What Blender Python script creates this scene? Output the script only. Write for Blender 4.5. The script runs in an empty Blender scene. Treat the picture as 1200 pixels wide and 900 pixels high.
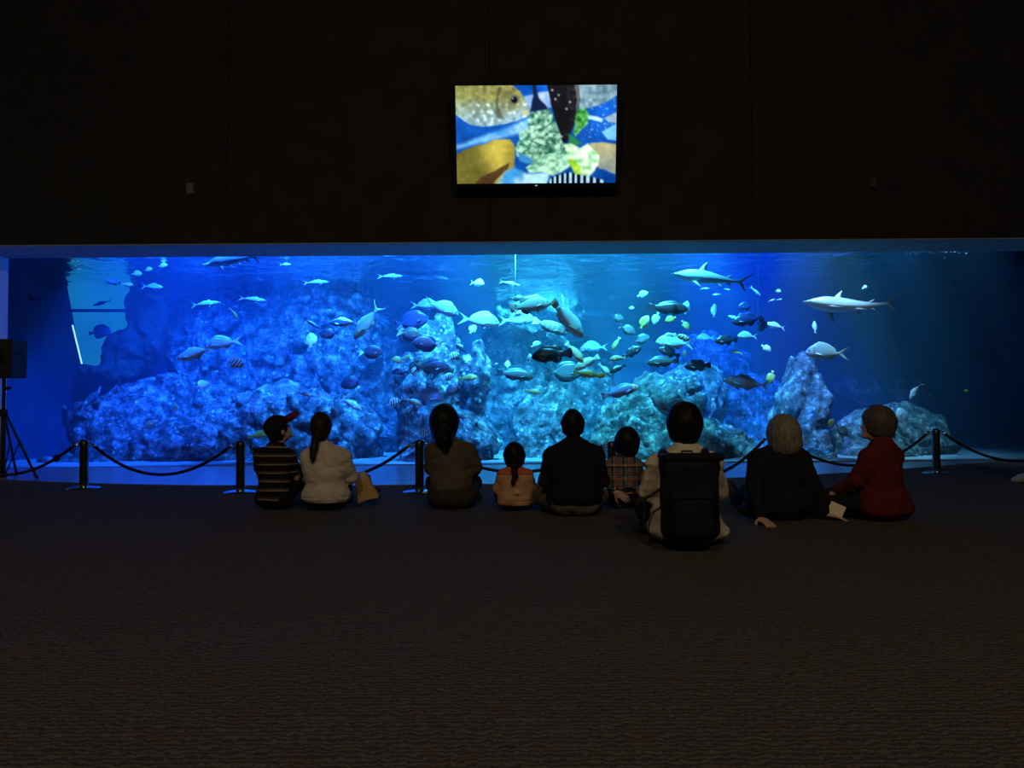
import bpy, bmesh, math, random
import numpy as np
from mathutils import Vector, Matrix, Euler
from mathutils.bvhtree import BVHTree

random.seed(7)
rng = np.random.default_rng(11)
SC = bpy.context.scene
COL = SC.collection
PI = math.pi

# ---------------------------------------------------------------- camera
CAM_H = 0.86
F = 900.0
PITCH = math.atan(30 / 900.0)
ROLL = math.radians(0.42)
CAM_M = Matrix.Translation((0, 0, CAM_H)) @ Matrix.Rotation(PI / 2 + PITCH, 4, 'X') @ Matrix.Rotation(-ROLL, 4, 'Z')
CAM_O = Vector((0, 0, CAM_H))
R3 = CAM_M.to_3x3()


def ray(px, py):
    return (R3 @ Vector(((px - 600) / F, -(py - 450) / F, -1.0))).normalized()


def at(px, py, Y):
    d = ray(px, py)
    return CAM_O + d * (Y / d.y)


def ground(px, py, z=0.0):
    d = ray(px, py)
    return CAM_O + d * ((z - CAM_H) / d.z)


# ---------------------------------------------------------------- scene helpers
def tag(o, label=None, cat=None, group=None, kind=None):
    if label: o['label'] = label
    if cat: o['category'] = cat
    if group: o['group'] = group
    if kind: o['kind'] = kind
    return o


def link(o, parent=None):
    COL.objects.link(o)
    if parent is not None:
        o.parent = parent
    return o


def empty(name, loc=(0, 0, 0), rz=0.0):
    o = bpy.data.objects.new(name, None)
    o.empty_display_size = 0.1
    o.location = loc
    o.rotation_euler = (0, 0, rz)
    return link(o)


def mesh_obj(name, verts, faces, mats, parent=None, smooth=True, midx=None):
    me = bpy.data.meshes.new(name)
    me.from_pydata([tuple(map(float, v)) for v in verts], [], [tuple(int(i) for i in f) for f in faces])
    for m in (mats if isinstance(mats, (list, tuple)) else [mats]):
        me.materials.append(m)
    if smooth:
        me.polygons.foreach_set('use_smooth', [True] * len(me.polygons))
    if midx is not None:
        me.polygons.foreach_set('material_index', midx)
    me.update()
    return link(bpy.data.objects.new(name, me), parent)


def bm_obj(name, bm, mats, parent=None, smooth=False):
    me = bpy.data.meshes.new(name)
    bm.normal_update()
    bm.to_mesh(me)
    bm.free()
    for m in (mats if isinstance(mats, (list, tuple)) else [mats]):
        me.materials.append(m)
    if smooth:
        me.polygons.foreach_set('use_smooth', [True] * len(me.polygons))
    return link(bpy.data.objects.new(name, me), parent)


def bm_box(bm, lo, hi, bevel=0.0, seg=2, mat=None):
    c = [(lo[i] + hi[i]) / 2 for i in range(3)]
    s = [hi[i] - lo[i] for i in range(3)]
    M = Matrix.Translation(c) @ Matrix.Diagonal((s[0], s[1], s[2], 1))
    if mat is not None:
        M = mat @ M
    r = bmesh.ops.create_cube(bm, size=1.0, matrix=M)
    if bevel > 0:
        es = list({e for v in r['verts'] for e in v.link_edges})
        bmesh.ops.bevel(bm, geom=es, offset=bevel, segments=seg, affect='EDGES', profile=0.5)


def tube_data(pts, radii, n=10, closed_caps=True):
    pts = [Vector(p) for p in pts]
    if not isinstance(radii, (list, tuple)):
        radii = [radii] * len(pts)
    V, Fc = [], []
    t0 = (pts[1] - pts[0]).normalized()
    up = Vector((0, 0, 1)) if abs(t0.z) < 0.9 else Vector((1, 0, 0))
    nrm = t0.cross(up).normalized()
    for i, p in enumerate(pts):
        if i == 0: t = pts[1] - pts[0]
        elif i == len(pts) - 1: t = pts[-1] - pts[-2]
        else: t = pts[i + 1] - pts[i - 1]
        t.normalize()
        nrm = (nrm - t * nrm.dot(t)).normalized()
        b = t.cross(nrm)
        for k in range(n):
            a = 2 * PI * k / n
            V.append(p + (nrm * math.cos(a) + b * math.sin(a)) * radii[i])
    for i in range(len(pts) - 1):
        for k in range(n):
            k2 = (k + 1) % n
            Fc.append((i * n + k, i * n + k2, (i + 1) * n + k2, (i + 1) * n + k))
    if closed_caps:
        Fc.append(tuple(range(n - 1, -1, -1)))
        Fc.append(tuple(range((len(pts) - 1) * n, len(pts) * n)))
    return V, Fc


def tube(name, pts, radii, mat, parent=None, n=10):
    V, Fc = tube_data(pts, radii, n)
    return mesh_obj(name, V, Fc, mat, parent)


def lathe(name, prof, mat, parent=None, n=32, loc=(0, 0, 0)):
    """prof: list of (r, z)"""
    V, Fc = [], []
    for r, z in prof:
        for k in range(n):
            a = 2 * PI * k / n
            V.append((loc[0] + r * math.cos(a), loc[1] + r * math.sin(a), loc[2] + z))
    for i in range(len(prof) - 1):
        for k in range(n):
            k2 = (k + 1) % n
            Fc.append((i * n + k, i * n + k2, (i + 1) * n + k2, (i + 1) * n + k))
    Fc.append(tuple(range(n - 1, -1, -1)))
    Fc.append(tuple(range((len(prof) - 1) * n, len(prof) * n)))
    o = mesh_obj(name, V, Fc, mat, parent)
    m = o.modifiers.new('es', 'EDGE_SPLIT'); m.split_angle = math.radians(40)
    return o


# ---------------------------------------------------------------- implicit surfaces (numpy surface nets)
class Field:
    def __init__(self, lo, hi, h):
        self.lo = np.array(lo, float); self.h = h
        self.n = np.maximum(4, np.ceil((np.array(hi, float) - self.lo) / h).astype(int) + 1)
        self.f = np.full(self.n, 1e3, np.float32)

    def grid(self, sl):
        ax = [self.lo[i] + self.h * np.arange(sl[i].start, sl[i].stop, dtype=np.float32) for i in range(3)]
        return np.meshgrid(*ax, indexing='ij')

    def slab(self, lo, hi):
        s = []
        for i in range(3):
            a = int(max(0, math.floor((lo[i] - self.lo[i]) / self.h)))
            b = int(min(self.n[i], math.ceil((hi[i] - self.lo[i]) / self.h) + 1))
            if b - a < 1: return None
            s.append(slice(a, b))
        return tuple(s)

    def merge(self, sl, d, k, op='add'):
        cur = self.f[sl]
        if op == 'add':
            if k > 0:
                hh = np.clip(0.5 + 0.5 * (cur - d) / k, 0, 1)
                self.f[sl] = np.where(cur > 100, d, cur * (1 - hh) + d * hh - k * hh * (1 - hh))
            else:
                self.f[sl] = np.minimum(cur, d)
        else:
            self.f[sl] = np.maximum(cur, -d)

    def cone(self, a, b, ra, rb=None, k=0.02, op='add', pad=None):
        rb = ra if rb is None else rb
        a = np.array(a, float); b = np.array(b, float)
        R = max(ra, rb) + (pad or (3 * k + 3 * self.h))
        sl = self.slab(np.minimum(a, b) - R, np.maximum(a, b) + R)
        if sl is None: return
        X, Y, Z = self.grid(sl)
        ab = b - a; L = max(float(ab @ ab), 1e-12)
        t = np.clip(((X - a[0]) * ab[0] + (Y - a[1]) * ab[1] + (Z - a[2]) * ab[2]) / L, 0, 1)
        d = np.sqrt((X - a[0] - t * ab[0]) ** 2 + (Y - a[1] - t * ab[1]) ** 2 + (Z - a[2] - t * ab[2]) ** 2) - (ra + (rb - ra) * t)
        self.merge(sl, d, k, op)

    def ell(self, c, r, k=0.02, R=None, op='add', pad=None):
        c = np.array(c, float); r = np.array(r, float)
        m = float(r.max()) + (pad or (3 * k + 3 * self.h))
        sl = self.slab(c - m, c + m)
        if sl is None: return
        X, Y, Z = self.grid(sl)
        P = [X - c[0], Y - c[1], Z - c[2]]
        if R is not None:
            Ri = np.array(R.transposed())
            P = [Ri[i][0] * P[0] + Ri[i][1] * P[1] + Ri[i][2] * P[2] for i in range(3)]
        k0 = np.sqrt(sum((P[i] / r[i]) ** 2 for i in range(3)))
        k1 = np.sqrt(sum((P[i] / r[i] ** 2) ** 2 for i in range(3)))
        d = np.where(k1 > 1e-9, k0 * (k0 - 1) / np.maximum(k1, 1e-9), -float(r.min()))
        self.merge(sl, d, k, op)

    def box(self, c, s, rad, k=0.0, R=None, op='add', pad=None):
        c = np.array(c, float); s = np.array(s, float)
        m = float(np.linalg.norm(s)) + (pad or (3 * k + 3 * self.h))
        sl = self.slab(c - m, c + m)
        if sl is None: return
        X, Y, Z = self.grid(sl)
        P = [X - c[0], Y - c[1], Z - c[2]]
        if R is not None:
            Ri = np.array(R.transposed())
            P = [Ri[i][0] * P[0] + Ri[i][1] * P[1] + Ri[i][2] * P[2] for i in range(3)]
        q = [np.abs(P[i]) - (s[i] - rad) for i in range(3)]
        d = np.sqrt(sum(np.maximum(x, 0) ** 2 for x in q)) + np.minimum(np.maximum(q[0], np.maximum(q[1], q[2])), 0) - rad
        self.merge(sl, d, k, op)

    def halfspace(self, p, nrm):
        """keep the side that nrm points away from"""
        sl = tuple(slice(0, int(x)) for x in self.n)
        X, Y, Z = self.grid(sl)
        d = (X - p[0]) * nrm[0] + (Y - p[1]) * nrm[1] + (Z - p[2]) * nrm[2]
        self.f = np.maximum(self.f, d.astype(np.float32))

    def mesh(self):
        f = self.f
        f[0] = np.maximum(f[0], 1e-3); f[-1] = np.maximum(f[-1], 1e-3)
        f[:, 0] = np.maximum(f[:, 0], 1e-3); f[:, -1] = np.maximum(f[:, -1], 1e-3)
        f[:, :, 0] = np.maximum(f[:, :, 0], 1e-3); f[:, :, -1] = np.maximum(f[:, :, -1], 1e-3)
        return surface_nets(f, self.lo, self.h)


def surface_nets(f, lo, h):
    s = f < 0
    nx, ny, nz = f.shape
    cnt = np.zeros((nx - 1, ny - 1, nz - 1), np.int8)
    for dx in (0, 1):
        for dy in (0, 1):
            for dz in (0, 1):
                cnt += s[dx:nx - 1 + dx, dy:ny - 1 + dy, dz:nz - 1 + dz]
    mixed = (cnt > 0) & (cnt < 8)
    I = np.argwhere(mixed)
    idx = np.full(mixed.shape, -1, np.int64)
    idx[mixed] = np.arange(len(I))
    acc = np.zeros((len(I), 3)); num = np.zeros(len(I))
    corners = [(a, b, c) for a in (0, 1) for b in (0, 1) for c in (0, 1)]
    val = {c: f[I[:, 0] + c[0], I[:, 1] + c[1], I[:, 2] + c[2]].astype(float) for c in corners}
    for c in corners:
        for ax in range(3):
            if c[ax] == 0:
                e = list(c); e[ax] = 1; e = tuple(e)
                v0, v1 = val[c], val[e]
                cr = (v0 < 0) != (v1 < 0)
                t = np.where(cr, v0 / np.where(cr, v0 - v1, 1), 0)
                for j in range(3):
                    acc[:, j] += np.where(cr, c[j] + (t if j == ax else 0), 0)
                num += cr
    V = lo + h * (I + acc / np.maximum(num, 1)[:, None])
    faces = []
    for ax in range(3):
        sl0 = [slice(None)] * 3; sl1 = [slice(None)] * 3
        sl0[ax] = slice(0, -1); sl1[ax] = slice(1, None)
        diff = s[tuple(sl0)] != s[tuple(sl1)]
        E = np.argwhere(diff)
        o1, o2 = (ax + 1) % 3, (ax + 2) % 3
        ok = (E[:, o1] > 0) & (E[:, o2] > 0) & (E[:, o1] < f.shape[o1] - 1) & (E[:, o2] < f.shape[o2] - 1)
        E = E[ok]

        def cell(d1, d2):
            C = E.copy(); C[:, o1] -= d1; C[:, o2] -= d2
            return idx[C[:, 0], C[:, 1], C[:, 2]]
        q = np.stack([cell(1, 1), cell(0, 1), cell(0, 0), cell(1, 0)], 1)
        inside = s[E[:, 0], E[:, 1], E[:, 2]]
        q[~inside] = q[~inside][:, ::-1]
        faces.append(q)
    Q = np.concatenate(faces) if faces else np.zeros((0, 4), int)
    Q = Q[(Q >= 0).all(1)]
    return V, Q


def np_obj(name, V, Q, mats, parent=None, smooth=True):
    me = bpy.data.meshes.new(name)
    me.vertices.add(len(V)); me.loops.add(Q.size); me.polygons.add(len(Q))
    me.vertices.foreach_set('co', np.asarray(V, np.float32).ravel())
    me.loops.foreach_set('vertex_index', Q.astype(np.int32).ravel())
    me.polygons.foreach_set('loop_start', np.arange(0, Q.size, Q.shape[1], dtype=np.int32))
    me.polygons.foreach_set('loop_total', np.full(len(Q), Q.shape[1], np.int32))
    if smooth:
        me.polygons.foreach_set('use_smooth', np.ones(len(Q), bool))
    for m in (mats if isinstance(mats, (list, tuple)) else [mats]):
        me.materials.append(m)
    me.update(calc_edges=True); me.validate()
    return link(bpy.data.objects.new(name, me), parent)


# ---------------------------------------------------------------- numpy value noise
_PERM = np.random.default_rng(3).random(65536).astype(np.float32)


def vnoise(P, seed=0):
    """P (...,3) -> [-1,1]"""
    i = np.floor(P).astype(np.int64); fr = (P - i).astype(np.float32)
    u = fr * fr * (3 - 2 * fr)
    out = 0
    for dx in (0, 1):
        wx = u[..., 0] if dx else 1 - u[..., 0]
        for dy in (0, 1):
            wy = u[..., 1] if dy else 1 - u[..., 1]
            for dz in (0, 1):
                wz = u[..., 2] if dz else 1 - u[..., 2]
                hsh = ((i[..., 0] + dx) * 73856093 ^ (i[..., 1] + dy) * 19349663 ^ (i[..., 2] + dz) * 83492791 ^ (seed * 2654435)) & 65535
                out = out + wx * wy * wz * _PERM[hsh]
    return out * 2 - 1


def fbm(P, octv=4, seed=0, gain=0.5, ridged=False):
    a, t, tot = 1.0, 0, 0.0
    for o in range(octv):
        n = vnoise(P * (2.03 ** o) + 17.3 * o, seed + o)
        if ridged: n = 1 - 2 * np.abs(n)
        t = t + a * n; tot += a; a *= gain
    return t / tot


# ---------------------------------------------------------------- materials
def newmat(name):
    m = bpy.data.materials.new(name); m.use_nodes = True
    nt = m.node_tree; nt.nodes.clear()
    out = nt.nodes.new('ShaderNodeOutputMaterial')
    return m, nt, out


def nd(nt, typ, **kw):
    n = nt.nodes.new(typ)
    for k, v in kw.items():
        if k.startswith('i_'):
            n.inputs[k[2:].replace('_', ' ')].default_value = v
        else:
            setattr(n, k, v)
    return n


def ramp(nt, src, stops):
    r = nt.nodes.new('ShaderNodeValToRGB')
    el = r.color_ramp.elements
    while len(el) < len(stops): el.new(0.5)
    for e, (p, c) in zip(el, stops):
        e.position = p; e.color = (*c, 1) if len(c) == 3 else c
    nt.links.new(src, r.inputs[0])
    return r


def simple(name, col, rough=0.6, metal=0.0, noise=0.15, scale=30, bump=0.0, bscale=60, spec=0.5, coord='Object'):
    """principled with a mottled colour and an optional noise bump"""
    m, nt, out = newmat(name)
    tc = nd(nt, 'ShaderNodeTexCoord')
    b = nd(nt, 'ShaderNodeBsdfPrincipled')
    b.inputs['Roughness'].default_value = rough
    b.inputs['Metallic'].default_value = metal
    b.inputs['Specular IOR Level'].default_value = spec
    n = nd(nt, 'ShaderNodeTexNoise'); n.inputs['Scale'].default_value = scale; n.inputs['Detail'].default_value = 4
    nt.links.new(tc.outputs[coord], n.inputs['Vector'])
    lo = tuple(c * (1 - noise) for c in col); hi = tuple(min(1, c * (1 + noise)) for c in col)
    r = ramp(nt, n.outputs['Fac'], [(0.3, lo), (0.7, hi)])
    nt.links.new(r.outputs[0], b.inputs['Base Color'])
    if bump > 0:
        n2 = nd(nt, 'ShaderNodeTexNoise'); n2.inputs['Scale'].default_value = bscale; n2.inputs['Detail'].default_value = 5
        nt.links.new(tc.outputs[coord], n2.inputs['Vector'])
        bp = nd(nt, 'ShaderNodeBump'); bp.inputs['Strength'].default_value = bump; bp.inputs['Distance'].default_value = 0.02
        nt.links.new(n2.outputs['Fac'], bp.inputs['Height']); nt.links.new(bp.outputs[0], b.inputs['Normal'])
    nt.links.new(b.outputs[0], out.inputs[0])
    return m


def cloth(name, col, noise=0.12, bump=0.25, rough=0.9):
    return simple(name, col, rough=rough, noise=noise, scale=9, bump=bump, bscale=22, spec=0.15)
# ================================================================ ROOM
GY = 12.0            # viewing glass
WY = 11.15           # face of the dark wall above it
WTOP = 3.32          # underside of the wall
CEIL = 7.8

# carpet: dark brown, wavy weft, sparse rust flecks
m_carpet, nt, out = newmat('carpet')
tc = nd(nt, 'ShaderNodeTexCoord')
mp = nd(nt, 'ShaderNodeMapping'); mp.inputs['Scale'].default_value = (1.0, 1.0, 1.0)
nt.links.new(tc.outputs['Object'], mp.inputs[0])
wv = nd(nt, 'ShaderNodeTexWave', wave_type='BANDS', bands_direction='Y', wave_profile='SIN')
wv.inputs['Scale'].default_value = 12.0; wv.inputs['Distortion'].default_value = 8.0
wv.inputs['Detail'].default_value = 4; wv.inputs['Detail Scale'].default_value = 2.2
nt.links.new(mp.outputs[0], wv.inputs['Vector'])
nz = nd(nt, 'ShaderNodeTexNoise'); nz.inputs['Scale'].default_value = 170; nz.inputs['Detail'].default_value = 3
mp2 = nd(nt, 'ShaderNodeMapping'); mp2.inputs['Scale'].default_value = (0.7, 1.3, 1)
nt.links.new(tc.outputs['Object'], mp2.inputs[0]); nt.links.new(mp2.outputs[0], nz.inputs['Vector'])
mx = nd(nt, 'ShaderNodeMath', operation='MULTIPLY_ADD'); mx.inputs[1].default_value = 0.30
nt.links.new(wv.outputs['Fac'], mx.inputs[0]); 
mx2 = nd(nt, 'ShaderNodeMath', operation='MULTIPLY'); mx2.inputs[1].default_value = 0.95
nt.links.new(nz.outputs['Fac'], mx2.inputs[0]); nt.links.new(mx2.outputs[0], mx.inputs[2])
cr = ramp(nt, mx.outputs[0], [(0.28, (0.024, 0.021, 0.018)), (0.62, (0.072, 0.063, 0.053)), (0.95, (0.18, 0.155, 0.128))])
fl = nd(nt, 'ShaderNodeTexNoise'); fl.inputs['Scale'].default_value = 7; fl.inputs['Detail'].default_value = 3
nt.links.new(tc.outputs['Object'], fl.inputs['Vector'])
flr = ramp(nt, fl.outputs['Fac'], [(0.58, (0, 0, 0)), (0.70, (1, 1, 1))])
flm = nd(nt, 'ShaderNodeMath', operation='MULTIPLY'); flm.inputs[1].default_value = 0.30
nt.links.new(flr.outputs[0], flm.inputs[0])
mixc = nd(nt, 'ShaderNodeMix', data_type='RGBA', blend_type='MIX')
nt.links.new(flm.outputs[0], mixc.inputs['Factor']); nt.links.new(cr.outputs[0], mixc.inputs['A'])
mixc.inputs['B'].default_value = (0.13, 0.05, 0.02, 1)
pb = nd(nt, 'ShaderNodeBsdfPrincipled'); pb.inputs['Roughness'].default_value = 0.95; pb.inputs['Specular IOR Level'].default_value = 0.1
nt.links.new(mixc.outputs['Result'], pb.inputs['Base Color'])
bp = nd(nt, 'ShaderNodeBump'); bp.inputs['Strength'].default_value = 0.6; bp.inputs['Distance'].default_value = 0.01
nt.links.new(mx.outputs[0], bp.inputs['Height']); nt.links.new(bp.outputs[0], pb.inputs['Normal'])
nt.links.new(pb.outputs[0], out.inputs[0])

m_wall = simple('dark_wall_paint', (0.036, 0.032, 0.029), rough=0.9, noise=0.12, scale=3, bump=0.05, bscale=40, spec=0.1)
m_black = simple('black_paint', (0.012, 0.012, 0.013), rough=0.85, noise=0.2, scale=4, spec=0.15)
m_soffit = simple('soffit_paint', (0.30, 0.32, 0.34), rough=0.75, noise=0.12, scale=5, spec=0.2)
m_pale = simple('pale_column_paint', (0.75, 0.78, 0.78), rough=0.7, noise=0.05, scale=4)
m_apron = simple('polished_ledge', (0.80, 0.86, 0.88), rough=0.26, metal=0.85, noise=0.08, scale=6, bump=0.02, bscale=9)
m_sill = simple('sill_paint', (0.10, 0.17, 0.22), rough=0.4, noise=0.06, scale=8)


def slab(name, lo, hi, mat, kind='structure', bevel=0):
    bm = bmesh.new(); bm_box(bm, lo, hi, bevel)
    return tag(bm_obj(name, bm, mat), kind=kind)


slab('floor', (-11, -5, -0.2), (13, GY + 0.02, 0.0), m_carpet)
slab('ceiling', (-11, -5, CEIL), (13, GY, CEIL + 0.2), m_black)
slab('wall_back', (-11, -5.2, 0), (13, -5, CEIL), m_black)
slab('wall_left', (-11.2, -5, 0), (-11, GY, CEIL), m_black)
slab('wall_right', (13, -5, 0), (13.2, GY, CEIL), m_black)
# wall over the window: large flat panels with fine joints
bm = bmesh.new()
xs = [-11, -8.0, -4.15 + 0.0, -0.3, 3.55, 7.4, 10.3, 13]
for a, b in zip(xs[:-1], xs[1:]):
    bm_box(bm, (a + 0.004, WY, WTOP), (b - 0.004, WY + 0.12, CEIL), 0.004, 1)
bm_box(bm, (-11, WY + 0.12, WTOP + 0.012), (13, GY + 0.06, CEIL))
tag(bm_obj('wall_front', bm, m_wall), kind='structure')
# painted underside (soffit) of that wall
slab('trim_1', (-11, WY + 0.004, WTOP - 0.02), (13, GY + 0.03, WTOP - 0.001), m_soffit)
# pale column at the window's left end
xl = at(6, 420, GY).x
slab('wall_jamb', (-11, WY + 0.1, 0), (xl, GY + 0.05, WTOP - 0.02), m_pale)

# polished ledge in front of the glass, with its long curved front edge
edge = [(-120, 558), (-60, 560), (0, 562.5), (60, 565.5), (130, 568), (220, 569.5), (320, 570), (440, 569.5), (560, 568.2), (660, 566.5), (760, 564), (855, 561),
        (950, 557.5), (1020, 553), (1080, 548.5), (1130, 544.5), (1170, 541.5)]
front = [ground(x, y) for x, y in edge]
bm = bmesh.new()
tp, bt = [], []
pts = [(v.x, v.y) for v in front]
pts = [p for p in pts if p[1] < GY - 0.05] 
back = [(p[0], GY - 0.03) for p in reversed(pts)]
poly = pts + back
for (x, y) in poly:
    tp.append(bm.verts.new((x, y, 0.012))); bt.append(bm.verts.new((x, y, -0.02)))
bm.faces.new(tp)
for i in range(len(poly)):
    j = (i + 1) % len(poly)
    bm.faces.new((bt[i], bt[j], tp[j], tp[i]))
bmesh.ops.recalc_face_normals(bm, faces=bm.faces)
tag(bm_obj('trim_2', bm, m_apron), kind='structure')

# sill under the glass, a little higher to the right
bm = bmesh.new()
V = [(-8.2, GY - 0.04, 0.0), (11.6, GY - 0.04, 0.0), (11.6, GY - 0.04, 0.04), (-8.2, GY - 0.04, 0.012),
     (-8.2, GY + 0.06, 0.0), (11.6, GY + 0.06, 0.0), (11.6, GY + 0.06, 0.04), (-8.2, GY + 0.06, 0.012)]
vs = [bm.verts.new(v) for v in V]
for f in ((0, 1, 2, 3), (7, 6, 5, 4), (3, 2, 6, 7), (4, 5, 1, 0), (1, 5, 6, 2), (0, 3, 7, 4)):
    bm.faces.new([vs[i] for i in f])
tag(bm_obj('trim_3', bm, m_sill), kind='structure')

# acrylic panes
m_glass, nt, out = newmat('acrylic')
tr = nd(nt, 'ShaderNodeBsdfTransparent'); tr.inputs[0].default_value = (0.97, 0.985, 1.0, 1)
gl = nd(nt, 'ShaderNodeBsdfGlossy'); gl.inputs['Roughness'].default_value = 0.03
fr = nd(nt, 'ShaderNodeFresnel'); fr.inputs['IOR'].default_value = 1.33
mxs = nd(nt, 'ShaderNodeMixShader')
nt.links.new(fr.outputs[0], mxs.inputs[0]); nt.links.new(tr.outputs[0], mxs.inputs[1]); nt.links.new(gl.outputs[0], mxs.inputs[2])
nt.links.new(mxs.outputs[0], out.inputs[0])
m_seam, nt, out = newmat('acrylic_seam')
tr = nd(nt, 'ShaderNodeBsdfTransparent'); df = nd(nt, 'ShaderNodeBsdfTranslucent'); df.inputs[0].default_value = (0.7, 0.85, 0.95, 1)
nz = nd(nt, 'ShaderNodeTexNoise'); nz.inputs['Scale'].default_value = 3
rr = ramp(nt, nz.outputs['Fac'], [(0.3, (0.03,) * 3), (0.7, (0.16,) * 3)])
mxs = nd(nt, 'ShaderNodeMixShader'); nt.links.new(rr.outputs[0], mxs.inputs[0])
nt.links.new(tr.outputs[0], mxs.inputs[1]); nt.links.new(df.outputs[0], mxs.inputs[2]); nt.links.new(mxs.outputs[0], out.inputs[0])
seams = [xl] + [at(x, 450, GY).x for x in (173, 413, 655, 890, 1128)] + [11.4]
for i, (a, b) in enumerate(zip(seams[:-1], seams[1:])):
    o = mesh_obj('window_%d' % (i + 1), [(a, GY, 0.02), (b, GY, 0.02), (b, GY, WTOP), (a, GY, WTOP)], [(0, 1, 2, 3)], m_glass, smooth=False)
    tag(o, kind='structure')
    if i in (2, 3, 4):
        bm = bmesh.new(); bm_box(bm, (a - 0.016, GY - 0.006, 0.05), (a + 0.016, GY + 0.002, WTOP - 0.01))
        bm_obj('window_seam', bm, m_seam, o)

# ---------------------------------------------------------------- television
TVY = WY - 0.40
m_bezel = simple('black_plastic', (0.004, 0.004, 0.0045), rough=0.6, spec=0.2, noise=0.1, scale=20)
c = at(628.3, 158, TVY)
tv = empty('television', c)
tv.rotation_euler = (math.radians(12.0), 0, 0)
tag(tv, 'wide flat television showing fish nibbling lettuce, on the dark wall above the tank', 'television')
W, H = 189.5 / F * TVY, 111.5 / F * TVY
bm = bmesh.new()
fw = 0.045
bm_box(bm, (-W / 2 - fw, 0.0, -H / 2 - fw * 1.6), (W / 2 + fw, 0.075, H / 2 + fw), 0.008, 2)
bm_obj('casing', bm, m_bezel, tv)
bm = bmesh.new()
for lo, hi in (((-W / 2 - fw, -0.012, H / 2), (W / 2 + fw, 0.0, H / 2 + fw)), ((-W / 2 - fw, -0.012, -H / 2 - fw * 1.6), (W / 2 + fw, 0.0, -H / 2)),
               ((-W / 2 - fw, -0.012, -H / 2), (-W / 2, 0.0, H / 2)), ((W / 2, -0.012, -H / 2), (W / 2 + fw, 0.0, H / 2))):
    bm_box(bm, lo, hi, 0.003, 1)
bm_obj('bezel', bm, m_bezel, tv)
m_led, nt, out = newmat('standby_light')
e = nd(nt, 'ShaderNodeEmission'); e.inputs[0].default_value = (0.55, 0.55, 0.9, 1); e.inputs[1].default_value = 0.9
nt.links.new(e.outputs[0], out.inputs[0])
bm = bmesh.new(); bm_box(bm, (-0.016, -0.014, -H / 2 - 0.038), (0.016, -0.011, -H / 2 - 0.026), 0.002, 1)
tag(bm_obj('indicator_light', bm, m_led, tv), 'small pale standby light')
bm = bmesh.new()
bm_box(bm, (-0.3, 0.07, -0.25), (0.3, 0.13, 0.25), 0.01, 1); bm_box(bm, (-0.10, 0.10, -0.06), (0.10, 0.385, 0.06), 0.01, 1)
bm_obj('wall_bracket', bm, m_bezel, tv)

# what the screen shows, painted per cell of the screen mesh
NX, NY = 250, 150
U, Vv = np.meshgrid((np.arange(NX) + .5) / NX, (np.arange(NY) + .5) / NY)   # v downward
P3 = np.stack([U * 1.7, Vv, np.zeros_like(U)], -1)
img = np.zeros((NY, NX, 3))
img[:] = np.array([18, 92, 200])
img += (fbm(P3 * 5, 3, 5)[..., None] * np.array([14, 26, 30]))
img *= (1.0 - 0.25 * np.clip(Vv, 0, 1))[..., None]


UW = U + .010 * fbm(P3 * 7, 3, 91); VW = Vv + .016 * fbm(P3 * 7 + 40, 3, 92)


def pmask(poly, soft=0.006):
    x, y = UW * 1.7, VW
    pl = [(a * 1.7, b) for a, b in poly]
    ins = np.zeros(U.shape, bool); dist = np.full(U.shape, 9.0)
    for (x0, y0), (x1, y1) in zip(pl, pl[1:] + pl[:1]):
        cond = ((y0 > y) != (y1 > y))
        ins ^= cond & (x < (x1 - x0) * (y - y0) / ((y1 - y0) or 1e-9) + x0)
        dx, dy = x1 - x0, y1 - y0
        t = np.clip(((x - x0) * dx + (y - y0) * dy) / max(dx * dx + dy * dy, 1e-9), 0, 1)
        dist = np.minimum(dist, np.hypot(x - x0 - t * dx, y - y0 - t * dy))
    sd = np.where(ins, dist, -dist)
    return np.clip(0.5 + sd / (2 * soft), 0, 1)


def lay(mask, col):
    global img
    col = np.asarray(col, float)
    img = img * (1 - mask[..., None]) + col * mask[..., None]


def mixc2(a, b, t):
    t = np.clip(t, 0, 1)[..., None]
    return np.array(a) * (1 - t) + np.array(b) * t


n1 = fbm(P3 * 9, 4, 21); n2 = fbm(P3 * 26, 3, 31); n3 = fbm(P3 * np.array([14, 40, 1]), 3, 41)
lay(pmask([(0, .60), (.15, .52), (.30, .44), (.40, .37), (.52, .28), (.54, .40), (.42, .48), (.28, .54), (.12, .60), (0, .64)], .02), mixc2((60, 150, 235), (150, 205, 245), n1 + .5))
lay(pmask([(.42, .12), (.50, .08), (.58, .06), (.59, .22), (.47, .27)], .01), mixc2((120, 165, 235), (170, 200, 250), n1 + .5))
lay(pmask([(.48, 0), (.505, 0), (.52, .12), (.575, .24), (.46, .27), (.485, .1)], .008), (22, 34, 66))
# big fish, top left
m = pmask([(-.02, -.02), (.34, -.02), (.40, .06), (.44, .16), (.46, .25), (.45, .31), (.38, .36), (.28, .40), (.17, .425), (.08, .39), (-.02, .27)], .006)
body = mixc2((146, 148, 84), (150, 188, 198), (Vv + U * .10 - .12 + .06 * n1) * 4.2)
body = body * (1 + .22 * n2[..., None])
body = np.where(((U > .1) & (Vv > .18) & (n2 > .30))[..., None], np.array([205, 232, 230]), body)
lay(m, body)
lay(pmask([(.265, .02), (.285, .02), (.262, .16), (.275, .27), (.262, .28), (.245, .17)], .008) * .7, (84, 80, 52))
lay(pmask([(.235, .25), (.275, .24), (.30, .33), (.27, .34)], .015) * .8, (92, 96, 78))
lay(pmask([(.29, .06), (.36, .04), (.40, .14), (.40, .24), (.30, .27), (.275, .18)], .03) * .55, (120, 116, 72))
ed = np.hypot((U - .365) * 1.7, (Vv - .145) * 1.0)
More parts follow.
